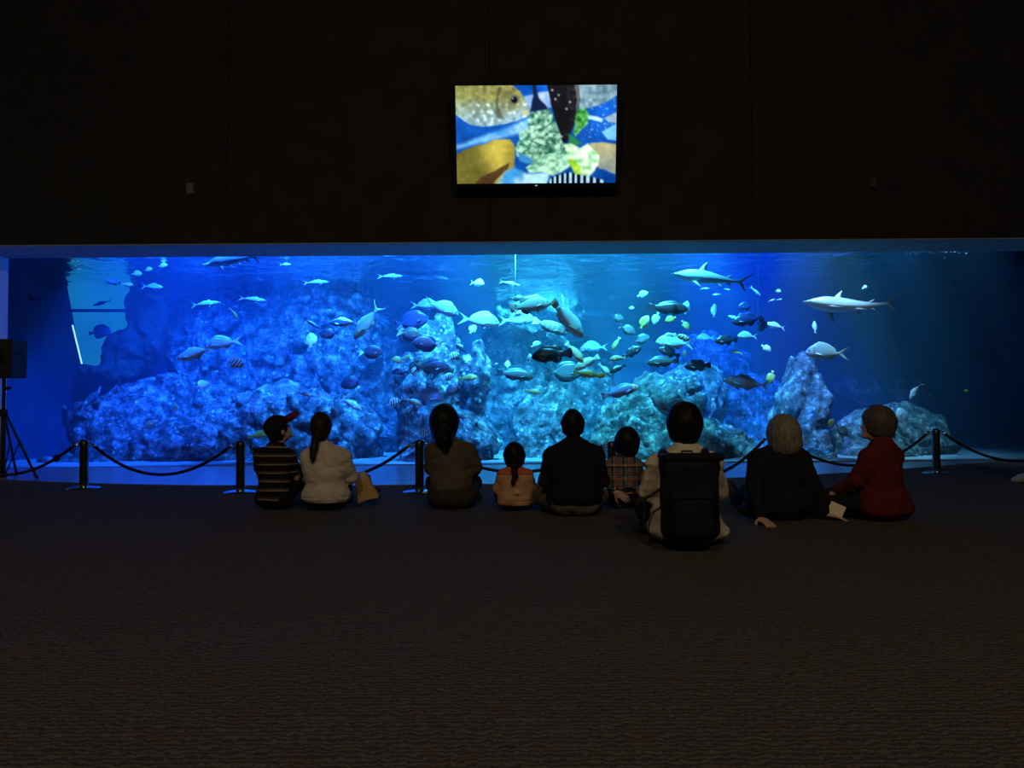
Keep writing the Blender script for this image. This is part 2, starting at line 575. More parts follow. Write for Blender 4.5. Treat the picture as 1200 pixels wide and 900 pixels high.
lay(np.clip((.052 - ed) / .008, 0, 1), (104, 108, 80)); lay(np.clip((.036 - ed) / .008, 0, 1), (14, 16, 22)); lay(np.clip((.012 - np.hypot((U - .355) * 1.7, Vv - .13)) / .006, 0, 1), (120, 150, 190))
lay(pmask([(.41, .255), (.455, .255), (.45, .29), (.42, .30)], .008) * .6, (210, 190, 120))
# yellow fish, lower left
m = pmask([(-.02, .70), (.10, .62), (.24, .555), (.34, .545), (.365, .60), (.37, .70), (.36, .84), (.30, .92), (.26, 1.02), (-.02, 1.02)], .008)
lay(m, mixc2((112, 106, 44), (206, 188, 78), 1.15 - np.abs(U - .27) * 7 - np.abs(Vv - .64) * 1.3 + .2 * n1))
lay(pmask([(.09, 1.02), (.16, .93), (.25, .85), (.33, .79), (.315, .86), (.25, .95), (.22, 1.02)], .008), (88, 60, 34))
lay(pmask([(.24, 1.02), (.30, .88), (.36, .84), (.44, .9), (.58, .88), (.57, 1.02)], .02), mixc2((60, 150, 215), (170, 215, 235), n1 * 1.5 + .4))
# grey blue fish, top right and pale ones at the right edge
lay(pmask([(.755, -.02), (1.02, -.02), (1.02, .08), (.96, .15), (.88, .21), (.77, .25)], .006), mixc2((96, 140, 168), (165, 190, 190), n2 * .9 + .4))
lay(pmask([(.92, .33), (1.02, .26), (1.02, .40), (.95, .38)], .008), (140, 172, 190))
lay(pmask([(.91, .48), (1.02, .38), (1.02, .56), (.95, .55)], .008), (110, 190, 235))
lay(pmask([(.84, .60), (.92, .58), (1.02, .60), (1.02, .92), (.90, .86), (.84, .76)], .01), mixc2((176, 170, 120), (120, 140, 150), (Vv - .6) * 3))
# lettuce
ruf = .012 * np.sin(40 * U) * np.cos(33 * Vv)
ml = pmask([(.44, .31), (.47, .27), (.53, .25), (.575, .23), (.60, .30), (.64, .45), (.68, .60), (.70, .68), (.71, .82), (.66, .88), (.60, .92), (.54, .88), (.46, .89), (.44, .84), (.47, .80), (.45, .74), (.38, .72), (.37, .64), (.40, .55), (.39, .49), (.45, .42)], .010)
vein = np.abs(np.sin(((U - .45) * 1.7 * 20 + (Vv - .3) * 26) + n1 * 5))
lt = mixc2((34, 104, 84), (184, 234, 204), .22 + .62 * vein + .9 * n2 + .5 * n1)
lt = np.where((Vv > .70)[..., None], lt * .5 + np.array([176, 236, 196]) * .5, lt)
lay(ml, lt)
for k in range(5):
    lay(pmask([(.46 + .03 * k, .56 + .03 * k), (.50 + .03 * k, .60 + .022 * k), (.62, .66 + .006 * k), (.60, .645 + .012 * k)], .008) * .75, (24, 74, 62))
lay(pmask([(.385, .68), (.45, .72), (.49, .78), (.45, .80), (.40, .77)], .012), (60, 140, 200))
# dark fish, top centre
m = pmask([(.565, -.02), (.765, -.02), (.768, .16), (.75, .34), (.72, .48), (.69, .60), (.665, .57), (.63, .40), (.595, .22)], .006)
lay(m, mixc2((26, 24, 28), (66, 64, 66), n2 * .7 + (U - .70) * 3))
lay(pmask([(.742, -.02), (.765, -.02), (.768, .20), (.75, .28)], .01) * .7, (120, 128, 130))
for px_, py_ in ((.60, .05), (.64, .10), (.69, .24), (.71, .17), (.66, .52), (.62, .14)):
    lay(np.clip((.014 - np.hypot((U - px_) * 1.7, Vv - py_)) / .006, 0, 1), (150, 156, 160))
# green leaf right, pale leaf lower right
lay(pmask([(.735, .48), (.745, .34), (.76, .25), (.80, .23), (.835, .30), (.82, .40), (.78, .46), (.745, .52)], .008), mixc2((30, 110, 44), (120, 214, 110), n2 + .5))
lay(pmask([(.82, .30), (.87, .31), (.915, .34), (.905, .38), (.85, .35), (.82, .34)], .008), (176, 222, 236))
lay(pmask([(.70, .50), (.74, .52), (.79, .58), (.76, .61), (.71, .60)], .01), (40, 120, 74))
lay(pmask([(.68, .60), (.72, .585), (.78, .63), (.83, .60), (.86, .66), (.89, .72), (.89, .82), (.86, .90), (.82, .97), (.76, .93), (.72, .84), (.70, .74)], .010), mixc2((120, 210, 140), (226, 250, 214), n2 * 1.1 + .65))
lay(pmask([(.70, .76), (.73, .74), (.77, .82), (.79, .93), (.81, .97), (.76, .95), (.72, .84)], .012), mixc2((120, 190, 20), (190, 226, 90), n2 + .5))
# striped fish at the bottom edge
m = pmask([(.56, 1.02), (.60, .93), (.70, .89), (.82, .93), (.92, .98), (.93, 1.02)], .008)
lay(m, np.where((np.sin((U - .45) * 260 * (1.2 - .5 * U)) > .25)[..., None], np.array([170, 215, 240]), np.array([8, 16, 40])))
lay(pmask([(.47, 1.02), (.48, .95), (.53, .90), (.575, .93), (.56, 1.02)], .008), (165, 215, 240))
bub = (fbm(P3 * 46, 2, 77) > .50) & (U > .80) & (Vv < .55)
img = np.where(bub[..., None], img * .5 + np.array([150, 210, 240]) * .5, img)
img = img * (1.0 + .22 * fbm(P3 * 3.2, 3, 61) + .12 * n2)[..., None]
img = np.clip(img * 1.06, 0, 255) / 255.0
lin = np.where(img <= .04045, img / 12.92, ((img + .055) / 1.055) ** 2.4)
gx = np.linspace(-W / 2, W / 2, NX + 1); gz = np.linspace(H / 2, -H / 2, NY + 1)
GXm, GZm = np.meshgrid(gx, gz)
SV = np.stack([GXm.ravel(), np.full(GXm.size, -0.004), GZm.ravel()], 1)
jj, ii = np.meshgrid(np.arange(NY), np.arange(NX), indexing='ij')
a = (jj * (NX + 1) + ii).ravel()
SQ = np.stack([a, a + NX + 1, a + NX + 2, a + 1], 1)
m_scr, nt, out = newmat('screen_picture')
at_ = nd(nt, 'ShaderNodeAttribute', attribute_name='picture')
e = nd(nt, 'ShaderNodeEmission'); e.inputs[1].default_value = 1.0
nt.links.new(at_.outputs['Color'], e.inputs[0]); nt.links.new(e.outputs[0], out.inputs[0])
scr = np_obj('screen', SV, SQ, m_scr, tv, smooth=False)
ca = scr.data.attributes.new('picture', 'FLOAT_COLOR', 'POINT')
# average the cells onto the vertices
acc = np.zeros((NY + 1, NX + 1, 3)); cn = np.zeros((NY + 1, NX + 1, 1))
for dy in (0, 1):
    for dx in (0, 1):
        acc[dy:NY + dy, dx:NX + dx] += lin; cn[dy:NY + dy, dx:NX + dx] += 1
vc = (acc / cn).reshape(-1, 3)
ca.data.foreach_set('color', np.concatenate([vc, np.ones((len(vc), 1))], 1).astype(np.float32).ravel())

# ---------------------------------------------------------------- small boxes on the wall
m_boxg = simple('grey_plastic', (0.16, 0.155, 0.12), rough=0.6, noise=0.08, scale=20)
m_boxd = simple('dark_plastic', (0.05, 0.05, 0.05), rough=0.6, noise=0.08, scale=20)
for (px, py, pw, ph, lab, mm) in ((224, 222, 8, 13, 'small grey box on the dark wall, left of the television', m_boxg),
                                  (1022, 215, 6, 12, 'small dim box on the dark wall, right of the television', m_boxd)):
    c = at(px, py, WY)
    w, h = pw / F * WY, ph / F * WY
    o = empty('wall_box', (c.x, WY, c.z)); tag(o, lab, 'wall box')
    bm = bmesh.new(); bm_box(bm, (-w / 2, -0.06, -h / 2), (w / 2, -0.001, h / 2), 0.008, 2)
    bm_obj('box_body', bm, mm, o)
    bm = bmesh.new(); bm_box(bm, (-w / 2 - 0.012, -0.012, -h / 2 - 0.012), (w / 2 + 0.012, 0, h / 2 + 0.012), 0.003, 1)
    bm_obj('back_plate', bm, m_boxd, o)

# ---------------------------------------------------------------- rope barrier
m_post = simple('dark_steel', (0.10, 0.10, 0.11), rough=0.28, metal=0.9, noise=0.1, scale=12)
m_chrome = simple('chrome', (0.75, 0.76, 0.78), rough=0.14, metal=1.0, noise=0.04, scale=12)
m_rope = simple('navy_rope', (0.012, 0.012, 0.03), rough=0.8, noise=0.3, scale=80, bump=0.5, bscale=180)
posts = [(91, 574, 515, 'leftmost steel rope post beside the tripod'),
         (277, 579, 516, 'steel rope post left of the striped shirt boy'),
         (490, 578.5, 515, 'steel rope post behind the long haired woman in olive'),
         (719, 576, 517, 'steel rope post hidden behind the plaid shirt child'),
         (912, 569, 509, 'steel rope post hidden behind the white haired person'),
         (1104, 556, 502, 'rightmost steel rope post, right of the red shirt')]
heads = []
for (px, py, pt, lab) in posts:
    g = ground(px, py); 
    p = Vector((g.x, g.y + 0.12, 0))
    hz = CAM_H + (at(px, pt, p.y).z - CAM_H)
    o = empty('rope_post', p); tag(o, lab, 'rope post', 'rope posts in front of the tank')
    lathe('base', [(0.001, 0.0), (0.175, 0.0), (0.175, 0.008), (0.165, 0.016), (0.10, 0.026), (0.06, 0.034), (0.001, 0.036)], m_chrome, o, 40)
    lathe('post', [(0.001, 0.03), (0.046, 0.03), (0.046, hz - 0.06), (0.001, hz - 0.06)], m_post, o, 28)
    lathe('collar', [(0.001, 0.03), (0.052, 0.03), (0.052, 0.055), (0.001, 0.055)], m_chrome, o, 28)
    lathe('cap', [(0.001, hz - 0.075), (0.051, hz - 0.075), (0.051, hz - 0.03), (0.045, hz - 0.014), (0.028, hz - 0.004), (0.001, hz)], m_post, o, 28)
    for sx in (-1, 1):
        ring = [(sx * (0.066 + 0.018 * math.cos(a)), 0.0, hz - 0.052 + 0.018 * math.sin(a)) for a in [2 * PI * i / 14 for i in range(15)]]
        tube('hook_ring', ring, 0.005, m_chrome, o, 6)
    heads.append((p, hz))
pe = ground(-90, 566); heads_l = (Vector((pe.x, pe.y + .1, 0)), 0.55)
pr = ground(1292, 549); heads_r = (Vector((pr.x, min(pr.y, 11.2), 0)), 0.60)
chain = [heads_l] + heads + [heads_r]
sagpx = [556, 556, 561, 553, 561, 545, 540]
rlabs = ['navy rope hanging left of the leftmost post, behind the tripod', 'navy rope sagging between the two leftmost posts', 'navy rope passing behind the beige sweater woman',
         'navy rope passing behind the orange jacket child', 'navy rope passing behind the backpack wearer', 'navy rope between the white haired person and the rightmost post',
         'navy rope hanging right of the rightmost post']
for (A, B, sg, lab) in zip(chain[:-1], chain[1:], sagpx, rlabs):
    a = A[0] + Vector((0.101, 0, A[1] - 0.062)); b = B[0] + Vector((-0.101, 0, B[1] - 0.055))
    if a.x > b.x: a, b = b, a
    d = (b - a); d.normalize()
    mid = (a + b) / 2
    zl = CAM_H - (sg - (480 - (mid.x / mid.y * 900) * math.tan(ROLL))) / 900.0 * mid.y
    sag = mid.z - zl
    N = 24; pts = []
    for i in range(N + 1):
        t = i / N
        p = a.lerp(b, t); p.z -= sag * 4 * t * (1 - t)
        pts.append(p)
    o = tube('barrier_rope', pts, 0.017, m_rope, None, 10)
    tag(o, lab, 'rope', 'ropes of the barrier')
    for e0, e1 in ((pts[0], pts[1]), (pts[-1], pts[-2])):
        dd = (e1 - e0).normalized()
        tube('end_fitting', [e0 - dd * 0.004, e0 + dd * 0.05], 0.021, m_chrome, o, 10)
    if 'two leftmost' not in lab and 'leftmost' in lab:
        q = pts[-4]
        bm = bmesh.new(); bmesh.ops.create_icosphere(bm, subdivisions=2, radius=0.04, matrix=Matrix.Translation(q) @ Matrix.Diagonal((1, .8, 1.1, 1)))
        bm_obj('knot', bm, m_rope, o, True)

# ---------------------------------------------------------------- loudspeaker on tripod stand
SY = 10.15
base = at(3, 557, SY); base.z = 0.012
m_spk = simple('speaker_black', (0.012, 0.012, 0.012), rough=0.7, noise=0.1, scale=20, bump=0.1, bscale=90)
st = empty('speaker_stand', base)
tag(st, 'black tripod stand holding the loudspeaker at the left edge', 'speaker stand')
zt = at(3, 443, SY).z - base.z
tube('pole', [(0, 0, 0.04), (0, 0, zt - 0.002)], 0.022, m_spk, st, 14)
tube('outer_tube', [(0, 0, 0.03), (0, 0, 0.86)], 0.032, m_spk, st, 14)
lathe('collar', [(0.001, 0.83), (0.05, 0.83), (0.05, 0.90), (0.001, 0.90)], m_spk, st, 18)
tube('knob', [(0.03, -0.01, 1.18), (0.10, -0.02, 1.18)], 0.025, m_spk, st, 10)
lathe('foot_hub', [(0.001, 0.0), (0.055, 0.0), (0.055, 0.05), (0.001, 0.05)], m_spk, st, 18)
xf = at(53, 560, SY).x - base.x
for a in (-18, 108, 232):
    ca_, sa_ = math.cos(math.radians(a)), math.sin(math.radians(a))
    Rr = xf / math.cos(math.radians(18))
    lg = tube('leg', [(0.04 * ca_, 0.04 * sa_, 0.84), (Rr * ca_, Rr * sa_, 0.014)], 0.016, m_spk, st, 10)
    tube('rubber_foot', [(Rr * ca_ * .95, Rr * sa_ * .95, 0.04), (Rr * ca_ * 1.03, Rr * sa_ * 1.03, 0.018)], 0.018, m_spk, lg, 10)
    tube('brace', [(0.05 * ca_, 0.05 * sa_, 0.05), (Rr * .48 * ca_, Rr * .48 * sa_, 0.84 - (.826 * .46))], 0.009, m_spk, st, 8)
sp = at(3, 443, SY)
spk = empty('loudspeaker', (sp.x, sp.y, sp.z))
tag(spk, 'black box loudspeaker atop the tripod stand at the left edge', 'loudspeaker')
hh = 44.5 / F * SY; ww = 2 * (22.5 - 3) / F * SY
bm = bmesh.new(); bm_box(bm, (-ww / 2, -0.17, 0), (ww / 2, 0.17, hh), 0.015, 3); bm_obj('cabinet', bm, m_spk, spk)
bm = bmesh.new(); bm_box(bm, (-ww / 2 + 0.02, 0.168, 0.02), (ww / 2 - 0.02, 0.18, hh - 0.02), 0.004, 1); bm_obj('grille', bm, m_bezel, spk)
bm = bmesh.new(); bm_box(bm, (-0.09, -0.178, hh * .35), (0.09, -0.168, hh * .75), 0.004, 1); bm_obj('rear_panel', bm, m_bezel, spk)
tube('handle', [(ww / 2 - .004, -0.06, hh * .62), (ww / 2 + .02, -0.05, hh * .62), (ww / 2 + .02, 0.05, hh * .62), (ww / 2 - .004, 0.06, hh * .62)], 0.007, m_bezel, spk, 8)
# ================================================================ TANK
TX0, TX1, TY1 = -9.6, 12.5, 22.0
WZ = 3.58            # water level
m_tankwall = simple('tank_wall_paint', (0.03, 0.07, 0.12), rough=0.8, noise=0.25, scale=0.8, spec=0.1)
m_sand = simple('tank_sand', (0.26, 0.27, 0.25), rough=0.95, noise=0.25, scale=3, bump=0.4, bscale=12, spec=0.1)
slab('wall_tank_back', (TX0, TY1, -0.3), (TX1, TY1 + 0.2, 6.2), m_tankwall)
slab('wall_tank_left', (TX0 - 0.2, GY + .07, -0.3), (TX0, TY1 + .2, 6.2), m_tankwall)
slab('wall_tank_right', (TX1, GY + .07, -0.3), (TX1 + 0.2, TY1 + .2, 6.2), m_tankwall)
slab('ceiling_tank', (TX0, GY + .07, 6.2), (TX1, TY1 + .2, 6.4), m_black)
slab('floor_tank', (TX0, GY + .065, -0.3), (TX1, TY1, -0.05), m_sand)

# water volume
m_water, nt, out = newmat('water_volume')
sc_ = nd(nt, 'ShaderNodeVolumeScatter'); sc_.inputs['Color'].default_value = (0.30, 0.66, 1.0, 1); sc_.inputs['Density'].default_value = 0.047; sc_.inputs['Anisotropy'].default_value = 0.25
ab = nd(nt, 'ShaderNodeVolumeAbsorption'); ab.inputs['Color'].default_value = (0.02, 0.62, 0.93, 1); ab.inputs['Density'].default_value = 0.13
ad = nd(nt, 'ShaderNodeAddShader')
nt.links.new(sc_.outputs[0], ad.inputs[0]); nt.links.new(ab.outputs[0], ad.inputs[1]); nt.links.new(ad.outputs[0], out.inputs['Volume'])
w = slab('water', (TX0 + .01, GY + .064, -0.04), (TX1 - .01, TY1 - .01, WZ + 0.05), m_water)

# rippled surface, seen from below: clear straight up, mirror at a glancing angle
m_surf, nt, out = newmat('water_surface')
tc = nd(nt, 'ShaderNodeTexCoord')
n1_ = nd(nt, 'ShaderNodeTexNoise'); n1_.inputs['Scale'].default_value = 2.6; n1_.inputs['Detail'].default_value = 3; n1_.inputs['Distortion'].default_value = 0.6
nt.links.new(tc.outputs['Object'], n1_.inputs['Vector'])
bp = nd(nt, 'ShaderNodeBump'); bp.inputs['Strength'].default_value = 0.6; bp.inputs['Distance'].default_value = 0.14
nt.links.new(n1_.outputs['Fac'], bp.inputs['Height'])
lw = nd(nt, 'ShaderNodeLayerWeight'); lw.inputs['Blend'].default_value = 0.5
rr = ramp(nt, lw.outputs['Facing'], [(0.32, (0.04,) * 3), (0.55, (0.96,) * 3)])
tr = nd(nt, 'ShaderNodeBsdfTransparent'); gl = nd(nt, 'ShaderNodeBsdfGlossy'); gl.inputs['Roughness'].default_value = 0.05; gl.inputs[0].default_value = (0.9, 0.97, 1, 1)
nt.links.new(bp.outputs[0], gl.inputs['Normal'])
mxs = nd(nt, 'ShaderNodeMixShader'); nt.links.new(rr.outputs[0], mxs.inputs[0]); nt.links.new(tr.outputs[0], mxs.inputs[1]); nt.links.new(gl.outputs[0], mxs.inputs[2])
nt.links.new(mxs.outputs[0], out.inputs[0])
gx_ = np.linspace(TX0 + .02, TX1 - .02, 420); gy_ = np.linspace(GY + .066, TY1 - .02, 190)
GXs, GYs = np.meshgrid(gx_, gy_)
Ps = np.stack([GXs * 1.3, GYs * 1.9, np.zeros_like(GXs)], -1)
wsn = np.stack([fbm(Ps * .7, 2, 201), fbm(Ps * .7, 2, 202), np.zeros_like(GXs)], -1)
hz_ = .030 * fbm(Ps + wsn, 2, 203) + .012 * fbm(Ps * 2.6 + wsn, 2, 204)
SVv = np.stack([GXs.ravel(), GYs.ravel(), (WZ + hz_ - .02).ravel()], 1)
jj_, ii_ = np.meshgrid(np.arange(189), np.arange(419), indexing='ij'); a_ = (jj_ * 420 + ii_).ravel()
o = np_obj('water_surface', SVv, np.stack([a_, a_ + 1, a_ + 421, a_ + 420], 1), m_surf)
tag(o, kind='structure')


# encrusted artificial rock
def rockmat(name, c0, c1, c2, spk=0.5):
    m, nt, out = newmat(name)
    tc = nd(nt, 'ShaderNodeTexCoord')
    a = nd(nt, 'ShaderNodeTexNoise'); a.inputs['Scale'].default_value = 4.6; a.inputs['Detail'].default_value = 10; a.inputs['Roughness'].default_value = 0.78
    nt.links.new(tc.outputs['Object'], a.inputs['Vector'])
    r1 = ramp(nt, a.outputs['Fac'], [(0.40, c0), (0.53, c1), (0.66, c2)])
    v = nd(nt, 'ShaderNodeTexVoronoi'); v.inputs['Scale'].default_value = 9; v.inputs['Randomness'].default_value = 1
    nt.links.new(tc.outputs['Object'], v.inputs['Vector'])
    r2 = ramp(nt, v.outputs['Distance'], [(0.05, (spk,) * 3), (0.38, (0, 0, 0))])
    n2_ = nd(nt, 'ShaderNodeTexNoise'); n2_.inputs['Scale'].default_value = 3.2; n2_.inputs['Detail'].default_value = 2
    nt.links.new(tc.outputs['Object'], n2_.inputs['Vector'])
    r3 = ramp(nt, n2_.outputs['Fac'], [(0.48, (0, 0, 0)), (0.62, (1, 1, 1))])
    mu = nd(nt, 'ShaderNodeMath', operation='MULTIPLY'); nt.links.new(r2.outputs[0], mu.inputs[0]); nt.links.new(r3.outputs[0], mu.inputs[1])
    mc = nd(nt, 'ShaderNodeMix', data_type='RGBA'); nt.links.new(mu.outputs[0], mc.inputs['Factor']); nt.links.new(r1.outputs[0], mc.inputs['A']); mc.inputs['B'].default_value = (0.85, 0.9, 0.82, 1)
    b = nd(nt, 'ShaderNodeBsdfPrincipled'); b.inputs['Roughness'].default_value = 0.9; b.inputs['Specular IOR Level'].default_value = 0.15
    nt.links.new(mc.outputs['Result'], b.inputs['Base Color'])
    n3_ = nd(nt, 'ShaderNodeTexNoise'); n3_.inputs['Scale'].default_value = 9; n3_.inputs['Detail'].default_value = 8; n3_.inputs['Roughness'].default_value = 0.7
    nt.links.new(tc.outputs['Object'], n3_.inputs['Vector'])
    bp = nd(nt, 'ShaderNodeBump'); bp.inputs['Strength'].default_value = 1.0; bp.inputs['Distance'].default_value = 0.14
    nt.links.new(n3_.outputs['Fac'], bp.inputs['Height']); nt.links.new(bp.outputs[0], b.inputs['Normal'])
    nt.links.new(b.outputs[0], out.inputs[0])
    return m


m_rock = rockmat('encrusted_rock', (0.022, 0.024, 0.023), (0.15, 0.16, 0.15), (0.64, 0.64, 0.58), 0.9)
m_coral = rockmat('coral_rock', (0.022, 0.022, 0.026), (0.14, 0.14, 0.14), (0.74, 0.74, 0.66), 1.0)
m_algae = rockmat('algae_rock', (0.024, 0.027, 0.02), (0.15, 0.15, 0.125), (0.62, 0.64, 0.46), 0.9)
m_shaded = rockmat('shaded_rock', (0.02, 0.022, 0.022), (0.05, 0.052, 0.05), (0.09, 0.09, 0.085), 0.1)  # shade put into the colour: darker rock for the unlit overhang
ROCK_BVH = []


def worley(P, seed=0):
    i = np.floor(P).astype(np.int64); fr = (P - i).astype(np.float32)
    f1 = np.full(P.shape[:-1], 9.0, np.float32); f2 = f1.copy()
    for dx in (-1, 0, 1):
        for dy in (-1, 0, 1):
            for dz in (-1, 0, 1):
                hsh = ((i[..., 0] + dx) * 73856093 ^ (i[..., 1] + dy) * 19349663 ^ (i[..., 2] + dz) * 83492791 ^ (seed * 2654435))
                ox = _PERM[hsh & 65535]; oy = _PERM[(hsh * 31 + 7) & 65535]; oz = _PERM[(hsh * 57 + 13) & 65535]
                d = np.sqrt((dx + ox - fr[..., 0]) ** 2 + (dy + oy - fr[..., 1]) ** 2 + (dz + oz - fr[..., 2]) ** 2)
                f2 = np.minimum(f2, np.maximum(f1, d)); f1 = np.minimum(f1, d)
    return f1, f2



def rock(name, label, blobs, mat, h=0.05, amp=1.0, seed=0, k=0.25, smooth_only=False, cat='rock'):
    B = []
    for (px, py, d, rx, rz, ry) in blobs:
        c = at(px, py, d); s = d / F
        B.append((np.array(c), np.array((rx * s, ry, rz * s))))
    lo = np.min([c - r for c, r in B], 0) - 0.35; hi = np.max([c + r for c, r in B], 0) + 0.35
    lo[2] = max(lo[2], -0.25)
    lo[1] = max(lo[1], GY + 0.5)
    f = Field(lo, hi, h)
    for c, r in B:
        f.ell(c, r, k=k, pad=6.0)
    sl = tuple(slice(0, int(x)) for x in f.n)
    X, Y, Z = f.grid(sl)
    band = np.abs(f.f) < 0.75
    P = np.stack([X[band], Y[band], Z[band]], -1)
    if smooth_only:
        d = 0.10 * fbm(P * 0.9, 3, seed)
    else:
        warp = np.stack([fbm(P * .8, 2, seed + 50), fbm(P * .8, 2, seed + 60), fbm(P * .8, 2, seed + 70)], -1)
        f1, f2 = worley(P * np.array([1.3, 1.3, .9]) + warp * .8, seed)
        g1, g2 = worley(P * np.array([3.6, 3.6, 2.6]) + warp * 1.6, seed + 5)
        d = 0.22 * fbm(P * 0.9 + warp * .5, 3, seed) + 0.42 * np.minimum(f2 - f1, .55) - .12 + 0.16 * np.minimum(g2 - g1, .5) - .05 \
            + 0.10 * fbm(P * np.array([2.4, 2.4, 1.6]) + warp, 3, seed + 9, ridged=True) + 0.11 * fbm(P * 7.5, 3, seed + 19)
    f.f[band] = f.f[band] - (d * amp).astype(np.float32)
    V, Q = f.mesh()
    # keep the origin at the rock's foot
    org = np.array([V[:, 0].mean(), V[:, 1].mean(), V[:, 2].min()])
    o = np_obj(name, V - org, Q, mat)
    o.location = org
    tag(o, label, cat)
    ROCK_BVH.append(BVHTree.FromPolygons([Vector(v) for v in V], Q.tolist()))
    return o


rock('reef_rockwork', 'huge craggy rock wall filling the left half of the tank behind the couple',
     [(185, 490, 15.8, 66, 52, .9), (140, 515, 15.3, 62, 55, .8), (262, 425, 17.4, 66, 105, 1.1), (330, 410, 17.6, 95, 105, 1.3),
      (405, 420, 17.2, 58, 105, 1.2), (225, 530, 15.0, 100, 46, .9), (330, 520, 15.2, 100, 66, .9), (402, 525, 15.1, 44, 62, .8), (446, 505, 17.2, 40, 62, .6), (95, 548, 14.8, 56, 24, .7)],
     m_rock, 0.05, 1.0, 1)
rock('rock_overhang', 'rock overhang with shade painted in beside the pale side window at the tank left',
     [(176, 372, 15.9, 28, 46, .22), (152, 410, 15.85, 34, 26, .25), (122, 434, 15.8, 30, 6, .2)], m_shaded, 0.04, 0.55, 4)
rock('coral_rock', 'coral crusted rock in the tank centre, left of the tall rock gap',
     [(518, 448, 14.7, 36, 58, .6), (560, 445, 14.6, 18, 58, .5), (492, 480, 14.4, 28, 58, .5), (530, 520, 14.2, 56, 42, .6), (488, 545, 13.9, 28, 24, .4), (505, 388, 15.0, 34, 16, .4)],
     m_coral, 0.042, 0.8, 2)
rock('low_rock', 'low teal rock between the two seated adults in the tank middle',
     [(645, 500, 15.5, 32, 50, .6), (618, 505, 15.5, 18, 50, .5), (660, 505, 15.2, 14, 45, .5), (636, 542, 15.0, 38, 22, .6)], m_rock, 0.045, 0.8, 3)
rock('back_rock', 'hazy far rock rising behind the brown fish in the tank middle',
     [(630, 365, 19.6, 50, 38, .7), (664, 350, 19.7, 18, 44, .6), (610, 420, 18.4, 60, 36, .8), (670, 425, 18.2, 60, 26, .8), (600, 480, 17.8, 56, 60, .7), (690, 480, 17.7, 50, 60, .6)], m_rock, 0.07, 0.9, 6)
rock('back_rock', 'hazy far rock ridge above the coral rock, under the water surface',
     [(480, 372, 20.9, 44, 22, .4), (515, 362, 20.9, 30, 22, .35), (450, 390, 20.9, 40, 40, .35)], m_rock, 0.07, 0.8, 16)
rock('rock_mound', 'broad rock mound right of centre, behind the backpack wearer',
     [(788, 478, 15.6, 66, 42, .9), (826, 462, 15.9, 30, 36, .7), (748, 495, 15.0, 44, 42, .7), (800, 528, 14.6, 84, 34, .8), (728, 530, 14.2, 40, 30, .5), (850, 532, 15.1, 36, 36, .6)],
     m_algae, 0.045, 0.85, 5)
rock('back_rock', 'hazy teal far rock behind the broad rock mound',
     [(825, 425, 18.6, 48, 34, .7), (868, 480, 18.2, 60, 36, .8), (905, 520, 17.6, 60, 34, .7), (795, 440, 18.7, 30, 30, .6)], m_rock, 0.07, 0.9, 8)
rock('rock_spire', 'upright speckled rock spire rising above the white haired person',
     [(942, 448, 15.1, 18, 38, .45), (934, 485, 15.0, 28, 36, .5), (958, 482, 14.9, 20, 34, .45), (938, 525, 14.7, 36, 34, .6), (912, 546, 14.5, 16, 18, .35), (950, 545, 14.2, 26, 24, .45)],
     m_algae, 0.038, 0.62, 7)
rock('low_reef', 'low flat algae reef behind the red shirt at the tank right',
     [(1018, 508, 15.0, 42, 24, .7), (1062, 505, 15.3, 44, 26, .7), (1030, 538, 14.6, 46, 24, .7), (1085, 525, 15.0, 30, 26, .6)], m_algae, 0.042, 0.55, 9)
rock('boulder', 'smooth hazy boulder lying behind the low reef',
     [(1022, 456, 18.6, 38, 16, .7), (1050, 462, 18.8, 44, 14, .7), (996, 452, 18.5, 18, 8, .5)], m_rock, 0.06, 0.5, 12, smooth_only=True)


def rock_dist(px, py):
    d = ray(px, py); best = 1e9
    for b in ROCK_BVH:
        hit = b.ray_cast(CAM_O, d, 60)
        if hit[0] is not None: best = min(best, hit[0].y)
    return best


# side window at the tank's left, lit from the room behind it
m_lit, nt, out = newmat('lit_side_window')
tc = nd(nt, 'ShaderNodeTexCoord')
nz = nd(nt, 'ShaderNodeTexNoise'); nz.inputs['Scale'].default_value = 1.2
nt.links.new(tc.outputs['Object'], nz.inputs['Vector'])
r_ = ramp(nt, nz.outputs['Fac'], [(0.3, (0.008, 0.20, 0.42)), (0.7, (0.012, 0.26, 0.50))])
e = nd(nt, 'ShaderNodeEmission'); e.inputs[1].default_value = 0.85
nt.links.new(r_.outputs[0], e.inputs[0]); nt.links.new(e.outputs[0], out.inputs[0])
q = [at(78, 331, 16.3), at(152, 331, 16.3), at(152, 434, 16.3), at(96, 428, 16.3)]
o = mesh_obj('window_9', q, [(0, 1, 2, 3)], m_lit, smooth=False); tag(o, kind='structure')
m_frame, nt, out = newmat('window_edge_light')
e = nd(nt, 'ShaderNodeEmission'); e.inputs[0].default_value = (0.5, 0.95, 1, 1); e.inputs[1].default_value = 1.6
nt.links.new(e.outputs[0], out.inputs[0])
tube('window_frame', [at(85, 381, 16.22), at(96, 427, 16.22)], 0.016, m_frame, o, 8)
m_edge = simple('dark_frame', (0.03, 0.05, 0.07), rough=0.6)
tube('window_frame', [at(76, 364, 16.2), at(150, 364, 16.2)], 0.035, m_edge, o, 8)

# thin line hanging from the surface
a = at(604, 313, 13.0); b = at(604, 363, 13.0)
m_line = simple('white_line', (0.7, 0.8, 0.8), rough=0.4)
a.z = WZ - 0.03
o = tube('sampling_tube', [a, (a + b) / 2, b], 0.006, m_line, None, 8); tag(o, 'thin pale tube hanging straight down from the water surface', 'tube')
tube('weight', [b, b - Vector((0, 0, .06))], [0.012, 0.016], m_line, o, 8)


